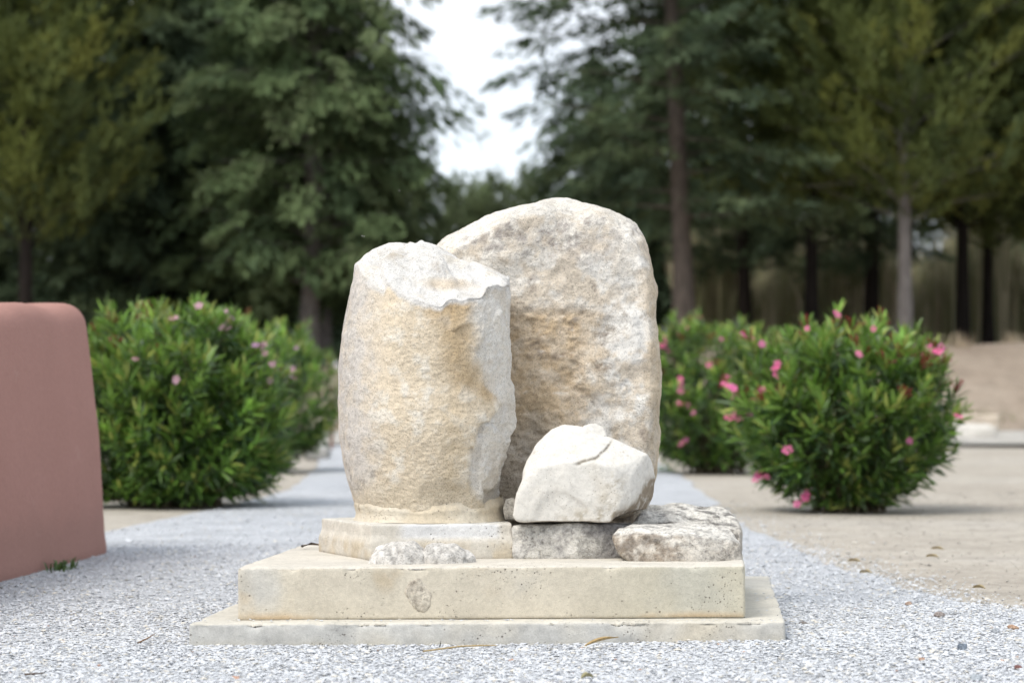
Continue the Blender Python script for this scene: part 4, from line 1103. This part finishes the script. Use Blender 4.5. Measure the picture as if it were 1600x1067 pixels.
def tree(kind, px, Y, label, bark, scale=1.0, rz=0.0, group=None, name='conifer_tree', sz=None, dz=0.0):
    x = (px - 800) / FPX * Y; z = float(terrain(x, Y)) + dz
    root = thing(name, (x, Y, z - .1), label, 'tree', group, rz)
    s = (scale, scale, sz or scale); root.scale = s
    tr, br, cr = KIND[kind]
    for nm, me_, mt in (('trunk', tr, bark), ('branches', br, bark), ('crown', cr, M_needle)):
        o_ = bpy.data.objects.new(nm, me_); COL.objects.link(o_); o_.parent = root
        if not me_.materials: me_.materials.append(mt)
        o_.material_slots[0].link = 'OBJECT'; o_.material_slots[0].material = mt
    return root

tree('broad', 486, 63, 'broad dense green cypress left of the stones, its edge against the sky', M_bark_pale, 1.0, 0.4)
tree('broad', 506, 66, 'second pale trunk close behind the broad cypress left of the stones', M_bark_pale, 0.80, 2.2)
tree('open', 1068, 62, 'tall open conifer with tiered branches and a long bare trunk right of the sky gap', M_bark, 1.0, 0.0)
tree('plume', 1408, 61, 'yellowish green tree with upright plumes and a slim pale trunk, behind the right bush', M_bark_pale, 1.0, 0.5)
tree('plume', 1650, 63, 'yellowish green tree with upright plumes at the right edge of the picture', M_bark_dark, 1.08, 2.5)
tree('plume', 35, 61, 'yellowish green tree at the left edge, above the pink wall', M_bark_dark, 1.05, 1.2)
tree('dense', 225, 68, 'dark grey-green cypress between the left edge tree and the broad cypress', M_bark_dark, 1.0, 0.9)
tree('dense', 360, 73, 'dark cypress directly behind the left edge of the broad cypress', M_bark_dark, 1.1, 2.9)
tree('plume', 1276, 66, 'tree with a thick black trunk left of the slim pale one', M_bark_dark, 1.05, 3.3)
tree('open', 1362, 74, 'dark tree behind the slim pale trunk', M_bark_dark, 0.9, 1.9)
tree('plume', 1508, 69, 'tree with a black trunk by the bank crest, left one of two', M_bark_dark, 1.1, 4.1)
tree('plume', 1541, 72, 'tree with a thin black trunk by the bank crest, right one of two', M_bark_dark, 0.95, 5.0)
tree('open', 1165, 75, 'dark conifer low behind the tall open conifer', M_bark_dark, 0.8, 0.2)
tree('far', 760, 108, 'far slim pointed pale green tree in the gap below the sky', M_bark_dark, 0.8, 0.2)
tree('round', 715, 100, 'far low pale green tree beside the broad cypress edge', M_bark_dark, .9, 1.2)
tree('round', 810, 98, 'far low green tree behind the top of the tall boulder', M_bark_dark, .9, 3.2)
back = [(-60, 82, 1.1, 'dark conifer of the back row behind the left edge tree, cut by the picture edge'), (110, 88, 1.05, 'dark conifer of the back row, right of the left edge tree'),
        (300, 92, 1.1, 'dark conifer of the back row seen through the dark cypresses on the left'), (430, 96, 1.0, 'dark conifer of the back row just left of the broad cypress trunk'),
        (560, 98, .85, 'dark conifer of the back row right of the broad cypress trunk'), (930, 95, .8, 'dark conifer of the back row above the boulder top, left of the bare trunk'),
        (1060, 90, 1.0, 'dark conifer of the back row directly behind the long bare trunk'), (1230, 96, 1.0, 'dark conifer of the back row just left of the thick black trunk'),
        (1420, 100, .95, 'dark conifer of the back row right behind the slim pale trunk'), (1660, 90, 1.1, 'dark conifer of the back row cut by the right picture edge')]
for px, Y in ((-330, 66), (-620, 74), (-900, 70), (1930, 68), (2230, 76), (2500, 72)):
    back.append((px, Y, 1.05, 'dark conifer of the wood outside the picture edge'))
for k, (px, Y, sc_, lab) in enumerate(back):
    tree('dense' if px < 1100 else 'open', px, Y, lab, M_bark_dark, sc_, k * 1.3, 'dark conifers of the back row' if 'outside' not in lab else 'conifers outside the picture edge')
tree('round', 1185, 92, 'pale low tree seen between the bare trunk and the thick black trunk', M_bark_dark, .9, .4, sz=.7)
tree('round', 1325, 95, 'pale low tree seen just left of the slim pale trunk', M_bark_dark, .9, 2.4, sz=.72)
tree('round', 1600, 96, 'pale low tree beyond the reeds at the right edge', M_bark_dark, .9, 1.4, sz=.75)
# reeds beyond the right-hand trunks
rng = np.random.default_rng(77); n_ = 14000
yy = 78 + 8 * rng.random(n_); px = 1060 + 640 * rng.random(n_); xx = (px - 800) / FPX * yy
zz = terrain(xx, yy); hh = (2.4 + 2.2 * rng.random(n_)) * (0.85 + .22 * np.sin(xx * 1.3) + .1 * np.sin(xx * 3.7)); an = rng.random(n_) * 3.14; wd = .03 + .04 * rng.random(n_)
lx, ly = rng.normal(0, .22, n_), rng.normal(0, .2, n_)
b0 = np.stack([xx, yy, zz - .05], -1); s_ = np.stack([np.cos(an) * wd, np.sin(an) * wd, 0 * wd], -1)
m1 = b0 + np.stack([lx * .3, ly * .3, hh * .6], -1); e1 = b0 + np.stack([lx, ly, hh], -1)
Q = np.stack([b0 - s_, b0 + s_, m1 + s_ * .9, m1 - s_ * .9, e1], 1)
tri = np.array([[0, 1, 2], [0, 2, 3], [3, 2, 4]])
cl = np.array([(0.44, 0.40, 0.27), (0.35, 0.34, 0.21), (0.50, 0.44, 0.31), (0.27, 0.28, 0.15)])[rng.integers(0, 4, n_)]
o = link('reeds', mesh_np('reeds', Q.reshape(-1, 3), (tri[None] + 5 * np.arange(n_)[:, None, None]).reshape(-1, 3), np.repeat(cl, 5, 0), False), M_reed)
struct(o, 'stuff', 'tall pale dry reeds standing beyond the trunks on the right', 'reeds')

rng = np.random.default_rng(78); nt0 = 110; k_ = 18
tx = rng.uniform(-16, 20, nt0); ty = rng.uniform(49.5, 61, nt0); n_ = nt0 * k_
xx = np.repeat(tx, k_) + rng.normal(0, .22, n_); yy = np.repeat(ty, k_) + rng.normal(0, .22, n_)
zz = terrain(xx, yy) - .05; hh = rng.uniform(.12, .38, n_); an = rng.random(n_) * 3.14; wd = .02 + .03 * rng.random(n_)
b0 = np.stack([xx, yy, zz], -1); s_ = np.stack([np.cos(an) * wd, np.sin(an) * wd, 0 * wd], -1)
e1 = b0 + np.stack([rng.normal(0, .12, n_), rng.normal(0, .12, n_), hh + .05], -1)
Q = np.stack([b0 - s_, b0 + s_, e1], 1)
cl = np.array([(0.38, 0.31, 0.22), (0.31, 0.25, 0.18), (0.27, 0.25, 0.16), (0.42, 0.36, 0.27)])[np.repeat(rng.integers(0, 4, nt0), k_)]
o = link('dry_grass', mesh_np('dry_grass', Q.reshape(-1, 3), np.arange(n_ * 3).reshape(-1, 3), np.repeat(cl, 3, 0), False), M_reed)
struct(o, 'stuff', 'sparse dry grass on the earth bank below the trees', 'grass')

# ------------------------------------------------------------------ far stones and post
def far_block(px0, px1, py0, py1, Y, depth, label, colr, seed, name='stone_block'):
    a = P(px0, py1, Y); b_ = P(px1, py0, Y); zb = float(terrain(a[0], Y)) - .02
    rock(name, bx(a[0], b_[0], Y, Y + depth, zb, max(b_[2], zb + .08), .05, seed), .035, M_stone, grey_col(colr, [x * 1.1 for x in colr], .1), label, 2, .02, 4, seed, fine=0)
far_block(1488, 1556, 664, 690, 46.5, .6, 'flat pale white stone at the foot of the right bank', [.62, .59, .54], 41)
far_block(1500, 1562, 648, 662, 48.8, .5, 'pale tan stone on the right bank foot, behind the white one', [.55, .47, .38], 43)
far_block(480, 516, 701, 716, 33.2, .25, 'small grey stone block on the path, left of the column', [.34, .33, .31], 45)
far_block(478, 514, 643, 660, 48.5, .5, 'pale yellowish stone at the far end of the path, left of the column', [.55, .50, .38], 47)
a = P(518, 680, 40.0)
v_, f_ = tube([(0, 0, -.1), (0.01, 0, .6), (0, 0, 1.0)], [.03, .028, .026], 8)
o = link('slim_post', mesh_np('slim_post', v_, f_), simple('rusty_iron', (0.20, 0.11, 0.08), .8, .3, 30), None, (a[0], 40.0, 0))
tag(o, 'slim rusty post standing on the far path left of the column', 'post')

# ------------------------------------------------------------------ litter on the ground
def gpt(px, py, z=0.016):
    Y = 9.0
    for _ in range(8): Y = Y * (CAMZ - z) / (CAMZ - P(px, py, Y)[2])
    p_ = P(px, py, Y); return p_
def dry_leaf(px0, py0, px1, py1, wdt, curl, label, colr, name='dry_leaf', lift=0.0):
    a, b_ = gpt(px0, py0), gpt(px1, py1); n_ = 10; V = []; F = []
    ax = b_ - a; ln = np.linalg.norm(ax); ax /= ln; sd = np.cross(ax, [0, 0, 1.0])
    for k in range(n_ + 1):
        s = k / n_; w_ = wdt * (math.sin(math.pi * min(1, s * 1.05 + .02)) ** .7 if s < .9 else .15) + .0012
        c_ = ax * ln * s + np.array([0, 0, curl * math.sin(math.pi * s) + lift * s])
        for q_ in (-1, -.5, 0, .5, 1):
            V.append(c_ + sd * w_ * q_ * .8 + np.array([0, 0, w_ * .7 * q_ * q_ + .003]))
    V = np.array(V)
    for k in range(n_):
        for q_ in range(4): F.append((k*5+q_, k*5+q_+1, (k+1)*5+q_+1, (k+1)*5+q_))
    F = np.array(F); Nn = vnormals(V, F); th_ = .0012
    m_ = len(V); V2 = np.concatenate([V, V - Nn * th_]); F2 = np.concatenate([F, F[:, ::-1] + m_])
    o_ = link(name, mesh_np(name, V2, F2), simple(name, colr, .7, .25, 60, .3, .002), None, (a[0], a[1], a[2]))
    return tag(o_, label, 'leaf')
dry_leaf(914, 1010, 966, 1006, .011, .004, 'curled yellow dry leaf on the gravel against the slab front', (0.43, 0.31, 0.15), lift=.02)
dry_leaf(908, 1061, 928, 1060, .014, .006, 'small olive dry leaf on the gravel at the bottom edge', (0.30, 0.27, 0.15))
for px, py, l_ in [(1325, 877, 'small olive dry leaf on the sand, upper of two near the gravel edge'), (1343, 895, 'small olive dry leaf on the sand, lower of two near the gravel edge'), (1447, 870, 'tan dry leaf on the sand right of the olive leaves'), (1520, 919, 'tan dry leaf on the sand nearest the right gravel edge'), (1455, 858, 'faint dry leaf on the sand just behind the tan one')]:
    dry_leaf(px, py, px + 20, py + 1, .016, .003, l_, (0.33, 0.27, 0.16))
def twig(pp, r, label, colr):
    q_ = [gpt(a_, b_, z_) for a_, b_, z_ in pp]; o0 = q_[0].copy()
    v_, f_ = tube([x - o0 for x in q_], [r] * (len(q_) - 1) + [r * .5], 6)
    tag(link('twig', mesh_np('twig', v_, f_), simple('twig', colr, .8, .2, 60), None, o0), label, 'twig')
twig([(661, 1017, .012), (690, 1013, .014), (720, 1009, .016), (750, 1008, .014), (776, 1008, .012)], .0028, 'straw coloured twig on the gravel in front of the slab', (0.42, 0.31, 0.16))
twig([(215, 1004, .012), (230, 997, .016), (243, 989, .018)], .0025, 'short brown twig on the gravel left of the slab', (0.22, 0.13, 0.07))
twig([(38, 1053, .012), (55, 1052, .014), (68, 1051, .012)], .003, 'thin dark twig on the gravel at the lower left corner', (0.10, 0.07, 0.05))
twig([(472, 853, .262), (486, 849, .266), (502, 851, .264)], .005, 'dark twig behind the left rear corner of the upper slab', (0.12, 0.09, 0.07))
twig([(687, 1010, .01), (688, 1006, .02), (689, 1001, .035)], .002, 'tiny dark upright sprig in front of the slab by the straw twig', (0.05, 0.06, 0.04))

def loose(px, py, size, colr, label, seed, flat=.6):
    rg = random.Random(seed); c0 = gpt(px, py, .01)
    q_ = []
    for k in range(14):
        v_ = Vector((rg.gauss(0, 1), rg.gauss(0, 1), rg.gauss(0, 1))).normalized()
        q_.append((c0[0] + v_.x * size, c0[1] + v_.y * size * .8, max(0.0, .002 + size * flat * (.5 + v_.z))))
    rock('loose_stone', q_, size / 7, M_rough, grey_col(colr, [x * 1.15 for x in colr], .15), label, 1, size * .12, .5 / size, seed, fine=0)
loose(1503, 1013, .022, [.17, .20, .24], 'pointed blue-grey stone on the gravel at the lower right', 51, .8)
loose(1256, 971, .020, [.22, .20, .19], 'dark flat stone on the gravel right of the slab corner', 52, .35)
loose(1583, 979, .026, [.45, .30, .21], 'terracotta coloured stone by the right picture edge', 53, .45)
loose(1468, 960, .026, [.30, .26, .24], 'brownish grey stone near the sand edge on the right', 54, .5)
loose(1420, 942, .018, [.38, .28, .22], 'small rusty brown stone near the sand edge, left of the brownish grey one', 55, .6)
loose(1440, 1027, .012, [.48, .31, .23], 'small orange chip on the gravel left of the pointed blue-grey stone', 56, .6)
loose(1590, 1040, .014, [.20, .10, .09], 'small dark red chip at the lower right edge', 57, .6)
loose(1525, 1058, .022, [.34, .37, .40], 'pale blue-grey stone at the bottom right below the pointed one', 58, .6)
loose(1556, 985, .022, [.36, .38, .41], 'blue-grey stone just left of the terracotta coloured one', 59, .6)
loose(1270, 996, .014, [.24, .23, .23], 'small dark stone on the gravel below the dark flat one', 60, .4)

# gnats in the air
def gnat(px, py, rz, label):
    p_ = P(px, py, 8.3); root = thing('gnat', p_, label, 'insect'); root.rotation_euler = (.3, .5, rz)
    v_, f_ = tube([(-.004, 0, 0), (-.001, 0, .0006), (.003, 0, 0)], [.0006, .0011, .0005], 6)
    link('body', mesh_np('body', v_, f_), simple('gnat_body', (.12, .1, .08), .6, .1), root)
    for s in (-1, 1):
        V = np.array([(0, 0, .0008), (-.003, s * .003, .002), (-.004, s * .006, .0024), (0, s * .0055, .0022)])
        link('wing', mesh_np('wing', V, np.array([[0, 1, 2, 3]]), None, False), simple('gnat_wing', (.6, .6, .58), .4, .05, bs=0), root)
gnat(624, 299, .5, 'tiny pale winged gnat in the air above left of the boulder, upper one')
gnat(567, 370, 1.9, 'tiny pale winged gnat in the air left of the column top, lower one')

# weeds at the foot of the pink wall
rng = np.random.default_rng(9); base = gpt(86, 890, 0.0); V = []; F = []; C = []
for k in range(70):
    a = rng.random() * 6.28; b0 = np.array([rng.normal(0, .03), rng.normal(0, .10), 0]); l = rng.uniform(.02, .055); dx = np.array([math.cos(a), math.sin(a), 0])
    sd = np.array([-dx[1], dx[0], 0]) * .004; i0 = len(V)
    V += [b0 - sd, b0 + sd, b0 + dx * l * .4 + [0, 0, l * .8] + sd * .8, b0 + dx * l * .4 + [0, 0, l * .8] - sd * .8, b0 + dx * l * .9 + [0, 0, l]]
    F += [(i0, i0 + 1, i0 + 2), (i0, i0 + 2, i0 + 3), (i0 + 3, i0 + 2, i0 + 4)]; C += [np.array([.07, .13, .03]) * rng.uniform(.7, 1.3)] * 5
tag(link('weed_tuft', mesh_np('weed_tuft', np.array(V), np.array(F), np.array(C), False), M_leaf, None, (base[0] + .03, base[1], 0.002)), 'small green weed tuft at the foot of the pink wall', 'weed')['kind'] = 'stuff'
